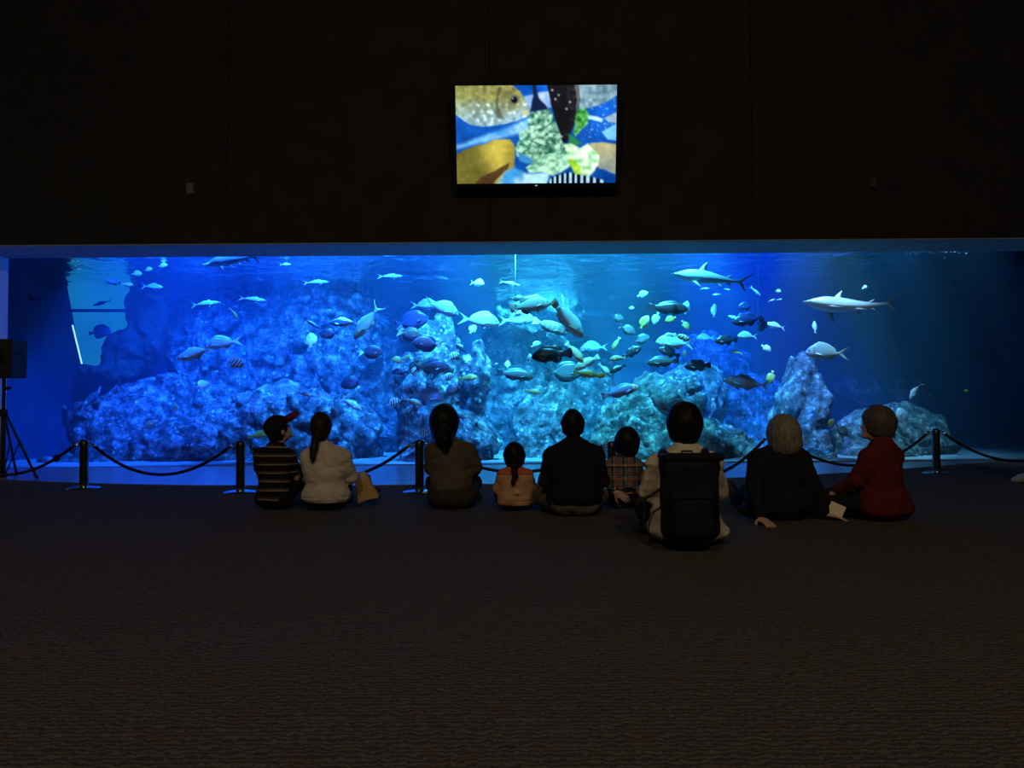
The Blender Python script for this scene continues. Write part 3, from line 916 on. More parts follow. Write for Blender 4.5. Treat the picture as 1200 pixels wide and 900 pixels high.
# added pale beads imitate the glitter of light at the waterline, right end
m_glint = simple('glint_skin', (0.85, 0.92, 0.95), rough=0.15, noise=0.04)
bm = bmesh.new(); rb = random.Random(5)
for _ in range(420):
    px_ = min(1199, 1058 + abs(rb.gauss(0, 48))); d_ = rb.uniform(12.25, 13.0)
    c_ = at(px_, 290.5 + rb.expovariate(1 / 1.7), d_)
    bmesh.ops.create_icosphere(bm, subdivisions=1, radius=rb.uniform(.006, .016), matrix=Matrix.Translation(c_))
o = bm_obj('glints', bm, m_glint, None, True)
tag(o, 'tiny beads standing in for light glitter at the waterline, right end of the tank', 'glints', kind='stuff')

# ---------------------------------------------------------------- lights over the water
def spot(name, px, Y, z, tpx, tpy, tY, col, power, size=60, blend=0.6, r=0.15):
    L = bpy.data.lights.new(name, 'SPOT'); L.color = col; L.energy = power
    L.spot_size = math.radians(size); L.spot_blend = blend; L.shadow_soft_size = r
    o = bpy.data.objects.new(name, L); COL.objects.link(o)
    p = Vector(((px - 600) / F * Y, Y, z)); t = at(tpx, tpy, tY)
    o.location = p; o.rotation_euler = (t - p).to_track_quat('-Z', 'Y').to_euler()
    return o


BLUE = (0.008, 0.11, 1.0); AZ = (0.02, 0.22, 1.0); CY = (0.06, 0.62, 1.0); WH = (0.30, 0.72, 1.0)
K = 1.58
LS = [
    (175, 12.55, 5.4, 190, 500, 15.6, BLUE, 5200, 66), (290, 12.55, 5.4, 290, 440, 16.5, BLUE, 6800, 66), (400, 12.55, 5.4, 400, 460, 16.2, AZ, 6200, 62),
    (505, 12.55, 5.4, 510, 460, 14.6, AZ, 5200, 56), (590, 12.55, 5.4, 590, 450, 15.5, CY, 4200, 58), (690, 12.55, 5.4, 680, 470, 15.2, CY, 3600, 58),
    (790, 12.55, 5.4, 790, 460, 15.2, CY, 3400, 60), (880, 12.55, 5.4, 880, 470, 16.5, BLUE, 5200, 60),
    (965, 12.55, 5.4, 965, 500, 14.6, WH, 1500, 44),
    (640, 17.5, 5.6, 640, 400, 20.5, CY, 6000, 80), (330, 18.8, 5.6, 330, 360, 20.5, BLUE, 5000, 80), (850, 16.5, 5.6, 850, 430, 18.6, BLUE, 3600, 66),
    (1062, 12.7, 5.4, 1040, 500, 15.2, (0.14, 0.55, 1.0), 1250, 46, 1.0),
]
LS.append((1120, 12.7, 4.7, 1130, 296, 12.75, (0.20, 0.60, 1.0), 200, 60, 1.0))  # extra spot added only to light the glitter beads
for i, l in enumerate(LS):
    l = list(l); l[7] *= K
    spot('tank_light', *l)

# ---------------------------------------------------------------- the dim hall lights behind the camera
def area(name, loc, tgt, size, col, power):
    L = bpy.data.lights.new(name, 'AREA'); L.shape = 'DISK'; L.size = size; L.color = col; L.energy = power
    o = bpy.data.objects.new(name, L); COL.objects.link(o)
    o.location = loc; o.rotation_euler = (Vector(tgt) - Vector(loc)).to_track_quat('-Z', 'Y').to_euler()
    return o


WARM = (1.0, 0.80, 0.56)
area('hall_light', (-2.2, -4.5, 7.6), (-1.0, 5.5, 0.2), 0.9, WARM, 150)
area('side_light', (-10.3, 9.3, 2.6), (-8.2, 11.6, 0.9), 0.5, (0.72, 0.95, 0.90), 9)  # unseen lamp off the left side, lighting column and carpet
area('hall_light', (2.6, -4.5, 7.6), (1.0, 5.5, 0.2), 0.9, WARM, 150)

wd = bpy.data.worlds.new('dark_hall'); SC.world = wd; wd.use_nodes = True
wd.node_tree.nodes['Background'].inputs[0].default_value = (0.0, 0.0, 0.0, 1)
wd.node_tree.nodes['Background'].inputs[1].default_value = 0.0
# ================================================================ FISH
def cr(ctrl, t):
    """smooth interpolation through (x,y) control points"""
    x = [c[0] for c in ctrl]; y = [c[1] for c in ctrl]
    t = np.clip(t, x[0], x[-1])
    h = np.diff(x); d = np.diff(y) / h
    m = np.zeros(len(x)); m[0] = d[0]; m[-1] = d[-1]
    for i in range(1, len(x) - 1):
        m[i] = 0 if d[i - 1] * d[i] <= 0 else 2 * d[i - 1] * d[i] / (d[i - 1] + d[i])
    i = np.clip(np.searchsorted(x, t) - 1, 0, len(h) - 1)
    x = np.array(x); y = np.array(y)
    s = (t - x[i]) / h[i]
    return (y[i] * (1 + 2 * s) * (1 - s) ** 2 + m[i] * h[i] * s * (1 - s) ** 2 + y[i + 1] * s * s * (3 - 2 * s) + m[i + 1] * h[i] * s * s * (s - 1))


# upper / lower outline and half width along the body (nose 0 .. tail root 1), in fish lengths
KIND = {
    'jack': dict(L=.80, up=[(0, .0), (.05, .040), (.2, .105), (.4, .135), (.7, .085), (.93, .022), (1, .020)], lo=[(0, .0), (.05, .030), (.2, .085), (.4, .125), (.7, .080), (.93, .022), (1, .020)],
                 wd=[(0, .004), (.08, .035), (.3, .068), (.5, .066), (.8, .03), (1, .012)], tail=('fork', .17, .17), dors=[(.36, .0), (.42, .055), (.50, .03), (.52, .05), (.72, .03), (.9, .012), (.92, 0)],
                 anal=[(.55, 0), (.59, .055), (.72, .025), (.9, .01), (.92, 0)], pec=.15),
    'bream': dict(L=.80, up=[(0, .0), (.04, .05), (.14, .14), (.32, .205), (.55, .17), (.8, .075), (.94, .036), (1, .04)], lo=[(0, .0), (.04, .035), (.18, .105), (.4, .145), (.62, .12), (.84, .055), (.94, .034), (1, .04)],
                  wd=[(0, .006), (.1, .045), (.32, .078), (.55, .066), (.82, .028), (1, .012)], tail=('fork', .19, .16), dors=[(.27, 0), (.31, .05), (.5, .06), (.75, .05), (.85, .03), (.89, 0)],
                  anal=[(.62, 0), (.65, .055), (.8, .04), (.87, 0)], pec=.20),
    'surgeon': dict(L=.80, up=[(0, .0), (.04, .06), (.15, .165), (.35, .235), (.6, .215), (.82, .09), (.94, .03), (1, .035)], lo=[(0, .0), (.04, .05), (.15, .14), (.38, .215), (.62, .20), (.84, .08), (.94, .03), (1, .035)],
                    wd=[(0, .006), (.1, .04), (.35, .062), (.6, .052), (.85, .022), (1, .010)], tail=('lunate', .17, .17), dors=[(.16, 0), (.24, .045), (.5, .055), (.78, .065), (.9, .03), (.92, 0)],
                    anal=[(.36, 0), (.42, .045), (.76, .06), (.9, .025), (.92, 0)], pec=.15),
    'grouper': dict(L=.80, up=[(0, .0), (.04, .05), (.15, .13), (.36, .20), (.62, .17), (.85, .085), (1, .065)], lo=[(0, .0), (.04, .045), (.15, .11), (.38, .165), (.64, .14), (.86, .075), (1, .06)],
                    wd=[(0, .012), (.1, .07), (.32, .105), (.58, .088), (.85, .04), (1, .02)], tail=('round', .18, .13), dors=[(.28, 0), (.33, .055), (.55, .05), (.70, .085), (.84, .07), (.92, 0)],
                    anal=[(.60, 0), (.66, .07), (.82, .06), (.90, 0)], pec=.18),
    'wrasse': dict(L=.80, up=[(0, .0), (.04, .045), (.15, .105), (.38, .150), (.62, .13), (.85, .07), (1, .055)], lo=[(0, .0), (.04, .045), (.15, .10), (.38, .135), (.64, .115), (.86, .065), (1, .05)],
                   wd=[(0, .010), (.1, .05), (.32, .082), (.58, .07), (.85, .034), (1, .018)], tail=('trunc', .17, .105), dors=[(.22, 0), (.27, .03), (.55, .04), (.84, .04), (.92, 0)],
                   anal=[(.55, 0), (.60, .035), (.84, .035), (.90, 0)], pec=.17),
    'oval': dict(L=.82, up=[(0, .0), (.05, .085), (.2, .20), (.42, .255), (.66, .215), (.86, .085), (.95, .045), (1, .045)], lo=[(0, .0), (.05, .07), (.2, .17), (.44, .235), (.68, .20), (.86, .08), (.95, .045), (1, .045)],
                 wd=[(0, .008), (.1, .05), (.35, .078), (.6, .062), (.86, .026), (1, .014)], tail=('trunc', .15, .10), dors=[(.2, 0), (.28, .05), (.6, .075), (.82, .085), (.92, 0)],
                 anal=[(.5, 0), (.6, .07), (.82, .08), (.92, 0)], pec=.16),
    'slim': dict(L=.82, up=[(0, .0), (.05, .028), (.2, .066), (.42, .082), (.7, .058), (.93, .016), (1, .015)], lo=[(0, .0), (.05, .024), (.2, .06), (.42, .078), (.7, .054), (.93, .016), (1, .015)],
                 wd=[(0, .004), (.08, .026), (.3, .052), (.55, .048), (.8, .022), (1, .009)], tail=('fork', .16, .115), dors=[(.36, 0), (.42, .045), (.52, .018), (.62, .03), (.72, .015), (.9, .008), (.92, 0)],
                 anal=[(.60, 0), (.64, .03), (.72, .015), (.9, .007), (.92, 0)], pec=.12),
}

# colour schemes: back, flank, belly, fin, tail, extra
SCH = {
    'silver':  ((0.211, 0.260, 0.248), (0.384, 0.434, 0.409), (0.533, 0.558, 0.533), (0.310, 0.347, 0.285), (0.384, 0.434, 0.360)),
    'green':   ((0.204, 0.258, 0.150), (0.354, 0.422, 0.299), (0.530, 0.558, 0.449), (0.326, 0.367, 0.177), (0.408, 0.435, 0.204)),
    'pale':    ((0.325, 0.383, 0.383), (0.452, 0.499, 0.499), (0.522, 0.545, 0.534), (0.383, 0.418, 0.406), (0.418, 0.452, 0.441)),
    'white':   ((0.645, 0.675, 0.615), (0.675, 0.705, 0.660), (0.690, 0.712, 0.690), (0.645, 0.675, 0.585), (0.675, 0.705, 0.630)),
    'dark':    ((.012, .012, .014), (.022, .022, .026), (.035, .035, .04), (.012, .012, .015), (.016, .016, .02)),
    'navy':    ((.014, .016, .03), (.028, .032, .07), (.05, .055, .10), (.016, .018, .03), (.02, .022, .04)),
    'slate':   ((0.054, 0.066, 0.072), (0.108, 0.132, 0.138), (0.180, 0.204, 0.204), (0.030, 0.036, 0.036), (0.036, 0.042, 0.042)),
    'brown':   ((0.154, 0.133, 0.105), (0.252, 0.217, 0.182), (0.350, 0.315, 0.280), (0.070, 0.056, 0.042), (0.182, 0.126, 0.098)),
    'barred':  ((0.150, 0.105, 0.075), (0.255, 0.195, 0.150), (0.375, 0.315, 0.255), (0.195, 0.150, 0.090), (0.675, 0.420, 0.255)),
    'whitetail': ((.03, .028, .035), (.05, .045, .06), (.07, .06, .085), (.035, .03, .04), (.90, .92, .86)),
    'olivetail': ((.22, .20, .06), (.20, .18, .10), (.12, .10, .14), (.10, .09, .09), (.82, .84, .72)),
    'violettail': ((.18, .15, .13), (.14, .11, .13), (.06, .045, .11), (.05, .04, .07), (.74, .72, .62)),
    'yellow':  ((0.390, 0.345, 0.038), (0.600, 0.525, 0.075), (0.660, 0.600, 0.225), (0.540, 0.465, 0.060), (0.600, 0.540, 0.105)),
    'olive':   ((.22, .21, .05), (.36, .34, .10), (.46, .44, .22), (.28, .26, .06), (.34, .32, .08)),
    'tan':     ((0.375, 0.300, 0.165), (0.510, 0.435, 0.270), (0.585, 0.525, 0.390), (0.450, 0.375, 0.195), (0.525, 0.480, 0.330)),
    'bluefish': ((0.112, 0.154, 0.238), (0.238, 0.294, 0.392), (0.392, 0.434, 0.490), (0.168, 0.210, 0.294), (0.252, 0.308, 0.392)),
    'bluedark': ((.03, .04, .09), (.05, .065, .14), (.09, .11, .20), (.03, .04, .08), (.04, .05, .10)),
    'striped': ((.05, .06, .05), (.05, .06, .06), (.08, .09, .08), (.55, .55, .22), (.70, .72, .60)),
    'yelline': ((.035, .045, .10), (.05, .065, .16), (.08, .10, .20), (.90, .86, .40), (.10, .12, .16)),
    'parrot':  ((.10, .16, .30), (.18, .24, .42), (.24, .18, .30), (.16, .20, .42), (.34, .24, .40)),
    'shark':   ((0.336, 0.336, 0.376), (0.448, 0.448, 0.488), (0.736, 0.736, 0.752), (0.384, 0.384, 0.424), (0.400, 0.400, 0.440)),
}

m_fish, nt, out = newmat('fish_skin')
at_ = nd(nt, 'ShaderNodeAttribute', attribute_name='skin')
tc = nd(nt, 'ShaderNodeTexCoord')
vz = nd(nt, 'ShaderNodeTexVoronoi'); vz.inputs['Scale'].default_value = 42
nt.links.new(tc.outputs['Generated'], vz.inputs['Vector'])
rr = ramp(nt, vz.outputs['Distance'], [(0.0, (1.08,) * 3), (0.6, (0.84,) * 3)])
mm = nd(nt, 'ShaderNodeMix', data_type='RGBA', blend_type='MULTIPLY'); mm.inputs['Factor'].default_value = 1.0
nt.links.new(at_.outputs['Color'], mm.inputs['A']); nt.links.new(rr.outputs[0], mm.inputs['B'])
b = nd(nt, 'ShaderNodeBsdfPrincipled'); b.inputs['Roughness'].default_value = 0.36; b.inputs['Specular IOR Level'].default_value = 0.5
nt.links.new(mm.outputs['Result'], b.inputs['Base Color']); nt.links.new(b.outputs[0], out.inputs[0])
m_eye = simple('fish_eye', (0.01, 0.01, 0.012), rough=0.15, noise=0.1, scale=10)


def fish_mesh(kind, scheme, bend=0.0, seed=0):
    K_ = KIND[kind]; L = K_['L']; S = SCH[scheme]
    NR, M = 26, 14
    V, Fc, C = [], [], []

    def bendy(x):
        t = max(0.0, x - 0.25)
        return bend * t * t

    def add(x, y, z, c):
        V.append((0.5 - x, y + bendy(x), z)); C.append(c); return len(V) - 1
    tt = np.concatenate([[0.0, .012, .03], np.linspace(.06, 1, NR - 3)])
    up, lo, wd = cr(K_['up'], tt), cr(K_['lo'], tt), cr(K_['wd'], tt)
    rnd = random.Random(seed)

    def colour(t, v):
        # v: -1 belly .. 1 back
        b, f, l, fn, tl = S
        if v > .25: c = [f[i] + (b[i] - f[i]) * min(1, (v - .25) / .5) for i in range(3)]
        else: c = [f[i] + (l[i] - f[i]) * min(1, (.25 - v) / .9) for i in range(3)]
        if scheme == 'striped':
            w = .5 + .5 * math.sin(t * 30 + v * 2.0)
            k = 1 if w > .62 else 0
            c = [c[i] * (1 - k) + (.90, .92, .80)[i] * k for i in range(3)]
        elif scheme == 'barred':
            w = .5 + .5 * math.sin(t * 38)
            c = [x * (.45 + .55 * w) for x in c]
        elif scheme in ('olivetail', 'violettail', 'whitetail') and t > .9:
            k = (t - .9) / .1; c = [c[i] * (1 - k) + tl[i] * k for i in range(3)]
        elif scheme == 'parrot' and t < .26:
            k = min(1, (.26 - t) / .10); c = [c[i] * (1 - k) + (.80, .50, .42)[i] * k for i in range(3)]
        elif scheme == 'green' and .10 < v < .34:
            c = [c[i] * .4 + (.80, .74, .22)[i] * .6 for i in range(3)]
        elif scheme == 'yelline' and v > .80:
            c = (.80, .80, .40)
        # gill cover
        if kind not in ('slim',) and abs(t - (.235 - .03 * v * v)) < .014 and abs(v) < .75: c = [x * .62 for x in c]
        return tuple(c)
    for i, t in enumerate(tt):
        for k in range(M):
            a = 2 * PI * k / M
            ca, sa = math.cos(a), math.sin(a)
            z = (up[i] if sa >= 0 else lo[i]) * (abs(sa) ** .92) * (1 if sa >= 0 else -1)
            y = wd[i] * (abs(ca) ** .9) * (1 if ca >= 0 else -1)
            if i == 0: y *= .2
            add(t * L, y, z, colour(t, sa))
    for i in range(NR - 1):
        for k in range(M):
            k2 = (k + 1) % M
            Fc.append((i * M + k, i * M + k2, (i + 1) * M + k2, (i + 1) * M + k))
    Fc.append(tuple(range(M - 1, -1, -1)))
    Fc.append(tuple(range((NR - 1) * M, NR * M)))
    fin, tl = S[3], S[4]

    # ridge fins along back and belly: a thin wedge rooted inside the body
    def ridge(ctrl, top, sweep=.05):
        ts = np.linspace(ctrl[0][0], ctrl[-1][0], 13); hh = cr(ctrl, ts)
        prof = cr(K_['up' if top else 'lo'], ts); sg = 1 if top else -1
        ids = []
        for t, h_, p in zip(ts, hh, prof):
            x = t * L
            ids.append((add(x, .009, sg * (p - .018), fin), add(x, -.009, sg * (p - .018), fin), add(x + sweep * h_ / .06, .0015, sg * (p + h_), fin), add(x + sweep * h_ / .06, -.0015, sg * (p + h_), fin)))
        for A, B in zip(ids[:-1], ids[1:]):
            Fc.append((A[0], B[0], B[2], A[2])); Fc.append((A[1], A[3], B[3], B[1])); Fc.append((A[2], B[2], B[3], A[3]))
    ridge(K_['dors'], True); ridge(K_['anal'], False)
    # tail fin
    shape, ln, hf = K_['tail']
    NS = 12; rows = []
    for j in range(NS + 1):
        s = -1 + 2 * j / NS
        if shape == 'fork': x1 = ln * (.34 + .72 * abs(s) ** 1.25)
        elif shape == 'lunate': x1 = ln * (.62 + .42 * abs(s) ** 1.8)
        elif shape == 'round': x1 = ln * (1.02 - .26 * abs(s) ** 2.2)
        else: x1 = ln * (.96 + .05 * abs(s))
        z1 = s * hf
        zr = s * (up[-1] if s > 0 else lo[-1]) * .9
        th = .010
        r = []
        for q, (fx, fz, ty) in enumerate(((-.03, 0, th), (.35, .42, th * .6), (1, 1, .0016))):
            x = L + (x1 * fx if fx > 0 else fx); z = zr + (z1 - zr) * fz
            r.append((add(x, ty, z, tl), add(x, -ty, z, tl)))
        rows.append(r)
    for A, B in zip(rows[:-1], rows[1:]):
        for q in range(2):
            Fc.append((A[q][0], A[q + 1][0], B[q + 1][0], B[q][0])); Fc.append((A[q][1], B[q][1], B[q + 1][1], A[q + 1][1]))
        Fc.append((A[2][0], A[2][1], B[2][1], B[2][0]))
    for r, o_ in ((rows[0], 0), (rows[-1], 1)):
        for q in range(2):
            f_ = (r[q][0], r[q][1], r[q + 1][1], r[q + 1][0])
            Fc.append(f_ if o_ == 0 else f_[::-1])
    # pectoral and pelvic fins, one of each on both sides
    pl = K_['pec']

    def paddle(x0, z0, y0, sgn, dx, dy, dz, wid):
        ids = []
        for q in range(6):
            u = q / 5.0; w_ = wid * (.35 + .9 * math.sin(PI * min(1, .15 + u * .78)))
            cx_, cy_, cz_ = x0 + dx * u, sgn * (y0 + dy * u), z0 + dz * u
            e_ = .004 * (1 - u) + .001
            ids.append([add(cx_, cy_ + e_ * sgn, cz_ + w_ * .5, fin), add(cx_, cy_ + e_ * sgn, cz_ - w_ * .5, fin), add(cx_, cy_ - e_ * sgn, cz_ + w_ * .5, fin), add(cx_, cy_ - e_ * sgn, cz_ - w_ * .5, fin)])
        for A, B in zip(ids[:-1], ids[1:]):
            Fc.extend([(A[0], A[1], B[1], B[0]), (A[2], B[2], B[3], A[3]), (A[0], B[0], B[2], A[2]), (A[1], A[3], B[3], B[1])])
        Fc.append((ids[-1][0], ids[-1][1], ids[-1][3], ids[-1][2]))
    wy = float(cr(K_['wd'], np.array([.27]))[0]); lz = float(cr(K_['lo'], np.array([.3]))[0])
    for sgn in (-1, 1):
        paddle(.27 * L, -.02, wy * .92, sgn, pl * .85, pl * .45, -pl * .28, .045)
        paddle(.34 * L, -lz * .82, wy * .35, sgn, .09, .02, -.06, .03)
    return V, Fc, C, up, wd, L


def finish(V, Fc, C, name):
    me = bpy.data.meshes.new(name)
    me.from_pydata(V, [], Fc)
    me.polygons.foreach_set('use_smooth', [True] * len(me.polygons))
    a = me.attributes.new('skin', 'FLOAT_COLOR', 'POINT')
    a.data.foreach_set('color', np.array([(*c, 1) for c in C], np.float32).ravel())
    me.materials.append(m_fish); me.update()
    return me


PLACED = []


def orient(ang, yaw, roll):
    """ang: heading in the picture plane in degrees (0 = to the right, 90 = up), yaw: turned away from (+) or towards (-) us"""
    a = (ang + 180) % 360 - 180
    if abs(a) <= 90:
        M = Matrix.Rotation(-math.radians(a), 3, 'Y') @ Matrix.Rotation(math.radians(yaw), 3, 'Z') @ Matrix.Rotation(math.radians(roll), 3, 'X')
    else:
        a2 = 180 - a if a > 0 else -180 - a
        M = Matrix.Rotation(math.radians(a2), 3, 'Y') @ Matrix.Rotation(PI - math.radians(yaw), 3, 'Z') @ Matrix.Rotation(math.radians(roll), 3, 'X')
    return M


def settle(px, py, Lpx, M, want, halfdims, scale_fn):
    """take the wanted distance, then step back or forward until the spot is free of rocks and other animals"""
    rd = min(rock_dist(px + dx * Lpx * .55, py + dy * Lpx * .35) for dx, dy in ((0, 0), (1, 0), (-1, 0), (0, 1), (0, -1), (.7, .6), (-.7, .6), (.7, -.6), (-.7, -.6)))
    cand = sorted(np.arange(12.42, 19.0, 0.07), key=lambda v: abs(v - want))
    for Y in cand:
        sc_ = scale_fn(Y)
        c = at(px, py, Y)
        e = [sum(abs(M[i][j]) * halfdims[j] * sc_ for j in range(3)) for i in range(3)]
        if Y + e[1] + .10 > rd: continue
        if c.y - e[1] < GY + .09: continue
        if c.z + e[2] > WZ - .02: c.z = WZ - .02 - e[2]
        if all(any(abs(c[i] - q[0][i]) > e[i] + q[1][i] + .01 for i in range(3)) for q in PLACED):
            PLACED.append((c.copy(), e)); return c, sc_
    return None, None


EYE = None


def fish(name, kind, scheme, px, py, Lpx, ang, label, d=13.2, yaw=0.0, roll=0.0, bend=0.0, group=None, eyes=None):
    global EYE
    d = d + (.55 if d < 13.6 else .2)
    V, Fc, C, up, wd, L = fish_mesh(kind, scheme, bend)
    A = np.array(V); half = np.abs(A).max(0) * .93
    M = orient(ang, yaw, roll)
    fo = max(.35, abs(math.cos(math.radians(yaw))))
    c, s = settle(px, py, Lpx, M, d, half, lambda Y: Lpx / F * Y / fo)
    if c is None:
        print('NO ROOM', name, px, py, label); return None
    o = bpy.data.objects.new(name, finish(V, Fc, C, name)); COL.objects.link(o)
    o.matrix_world = Matrix.Translation(c) @ M.to_4x4() @ Matrix.Diagonal((s, s, s, 1))
    tag(o, label, 'fish', group)
    if eyes if eyes is not None else Lpx >= 30:
        ex = .085 if kind != 'slim' else .06
        k = int(np.argmin(np.abs(np.linspace(0, 1, 26) - ex / L)))
        t_ = np.array([ex / L])
        ey = float(cr(KIND[kind]['wd'], t_)[0]) * .86; ez = float(cr(KIND[kind]['up'], t_)[0]) * .38
        if EYE is None:
            bm = bmesh.new(); bmesh.ops.create_uvsphere(bm, u_segments=10, v_segments=8, radius=.017)
            EYE = bpy.data.meshes.new('eye'); bm.to_mesh(EYE); bm.free(); EYE.materials.append(m_eye)
            EYE.polygons.foreach_set('use_smooth', [True] * len(EYE.polygons))
        for sg in (-1, 1):
            e = bpy.data.objects.new('eye', EYE); COL.objects.link(e); e.parent = o; e.location = (.5 - ex, sg * ey, ez)
    return o


# ---------------------------------------------------------------- sharks
def shark(label, px, py, Lpx, ang, d, yaw=0, roll=0, bend=0.0, hammer=True, scheme='shark'):
    S = SCH[scheme]
    V, Fc, C = [], [], []
    L = .80

    def bendy(x): return bend * max(0.0, x - .3) ** 2

    def add(x, y, z, c):
        V.append((.5 - x, y + bendy(x), z)); C.append(c); return len(V) - 1
    tt = np.concatenate([[0, .01, .025, .045, .07, .10], np.linspace(.14, 1, 26)])
    up = cr([(0, .006), (.05, .018), (.12, .045), (.30, .085), (.45, .085), (.7, .05), (.92, .018), (1, .018)], tt)
    lo = cr([(0, .006), (.05, .016), (.12, .042), (.30, .070), (.45, .068), (.7, .040), (.92, .016), (1, .016)], tt)
    if hammer: wd = cr([(0, .085), (.03, .115), (.055, .105), (.09, .045), (.14, .048), (.32, .075), (.5, .068), (.75, .035), (.92, .014), (1, .010)], tt)
    else: wd = cr([(0, .012), (.05, .035), (.12, .056), (.32, .078), (.5, .070), (.75, .036), (.92, .014), (1, .010)], tt)
    M = 18
    for i, t in enumerate(tt):
        for k in range(M):
            a = 2 * PI * k / M; ca, sa = math.cos(a), math.sin(a)
            z = (up[i] if sa >= 0 else lo[i]) * sa
            y = wd[i] * (abs(ca) ** .85) * (1 if ca >= 0 else -1)
            w = min(1, max(0, (-.12 - sa) / .22))
            c = tuple((S[1][q] if sa < .55 else S[0][q]) * (1 - w) + S[2][q] * w for q in range(3))
            if .19 < t < .25 and abs(math.sin(t * 520)) < .35 and abs(sa) < .55: c = tuple(x * .5 for x in c)
            if sa < -.6 and .07 < t < .10: c = (.12, .10, .11)
            add(t * L, y, z, c)
    n = len(tt)
    for i in range(n - 1):
        for k in range(M):
            k2 = (k + 1) % M
            Fc.append((i * M + k, i * M + k2, (i + 1) * M + k2, (i + 1) * M + k))
    Fc.append(tuple(range(M - 1, -1, -1))); Fc.append(tuple(range((n - 1) * M, n * M)))

    def fin(root_a, root_b, tip, back, th=.010):
        """four-cornered swept fin with a rounded tip: root front, root rear, tip, trailing notch"""
        A, B, T, N_ = map(np.array, (root_a, root_b, tip, back))
        lead = [A * (1 - u) + T * u + (T - B) * .10 * math.sin(PI * u) for u in np.linspace(0, 1, 7)]
        trail = [B * (1 - u) ** 2 + 2 * u * (1 - u) * N_ + T * u * u for u in np.linspace(0, 1, 7)]
        nrm = np.cross(T - A, B - A); nrm = nrm / np.linalg.norm(nrm)
        rows = []
        for q, (l_, r_) in enumerate(zip(lead, trail)):
            m_ = l_ * .55 + r_ * .45; e = nrm * th * (1 - q / 6.0 * .9)
            rows.append([add(*p, S[3]) for p in (l_, m_ + e, r_, m_ - e)])
        for P_, Q_ in zip(rows[:-1], rows[1:]):
            for k in range(4):
                Fc.append((P_[k], P_[(k + 1) % 4], Q_[(k + 1) % 4], Q_[k]))
        Fc.append(tuple(rows[-1])); Fc.append(tuple(rows[0][::-1]))
    # x grows towards the tail
    fin((.29, 0, .065), (.40, 0, .068), (.385, 0, .185), (.375, 0, .085))                     # first dorsal
    fin((.62, 0, .040), (.67, 0, .032), (.685, 0, .070), (.675, 0, .042))                     # second dorsal
    fin((.62, 0, -.030), (.67, 0, -.026), (.695, 0, -.068), (.675, 0, -.036))                 # anal
    for sg in (-1, 1):
        fin((.225, sg * .050, -.045), (.315, sg * .056, -.050), (.365, sg * .175, -.115), (.315, sg * .085, -.062), .008)
        fin((.50, sg * .035, -.050), (.56, sg * .030, -.045), (.59, sg * .075, -.082), (.575, sg * .042, -.052), .006)
    fin((.76, 0, .012), (.80, 0, .006), (.95, 0, .130), (.84, 0, .032), .009)                 # upper tail lobe
    fin((.765, 0, -.010), (.81, 0, -.004), (.865, 0, -.105), (.825, 0, -.020), .008)          # lower tail lobe
    Mx = orient(ang, yaw, roll)
    half = np.abs(np.array(V)).max(0)
    fo = max(.4, abs(math.cos(math.radians(yaw))))
    s = Lpx / F * d / fo
    c = at(px, py, d)
    e = [sum(abs(Mx[i][j]) * half[j] * s for j in range(3)) for i in range(3)]
    PLACED.append((c.copy(), [e[0], e[1] * .8, e[2] * .8]))
    o = bpy.data.objects.new('hammerhead_shark' if hammer else 'shark', finish(V, Fc, C, 'shark')); COL.objects.link(o)
    o.matrix_world = Matrix.Translation(c) @ Mx.to_4x4() @ Matrix.Diagonal((s, s, s, 1))
    tag(o, label, 'shark', 'sharks near the water surface')
    for sg in (-1, 1):
        bm = bmesh.new(); bmesh.ops.create_uvsphere(bm, u_segments=10, v_segments=8, radius=.010)
        e_ = bm_obj('eye', bm, m_eye, o, True); e_.location = (.5 - (.024 if hammer else .075), sg * (.112 if hammer else .040), 0.0)
    return o


shark('hammerhead shark cut off by the window top, far left of the television', 278, 304, 84, 186, 13.2, yaw=12, roll=-14, bend=.25)
shark('pale hammerhead shark gliding level under the surface, right of the television', 838, 327, 98, 170, 13.0, yaw=14, roll=-10, bend=-.25)
shark('bright white bellied shark with raised tail, highest animal at the right', 1000, 360, 112, 172, 13.0, yaw=10, roll=20, bend=.6, hammer=False)

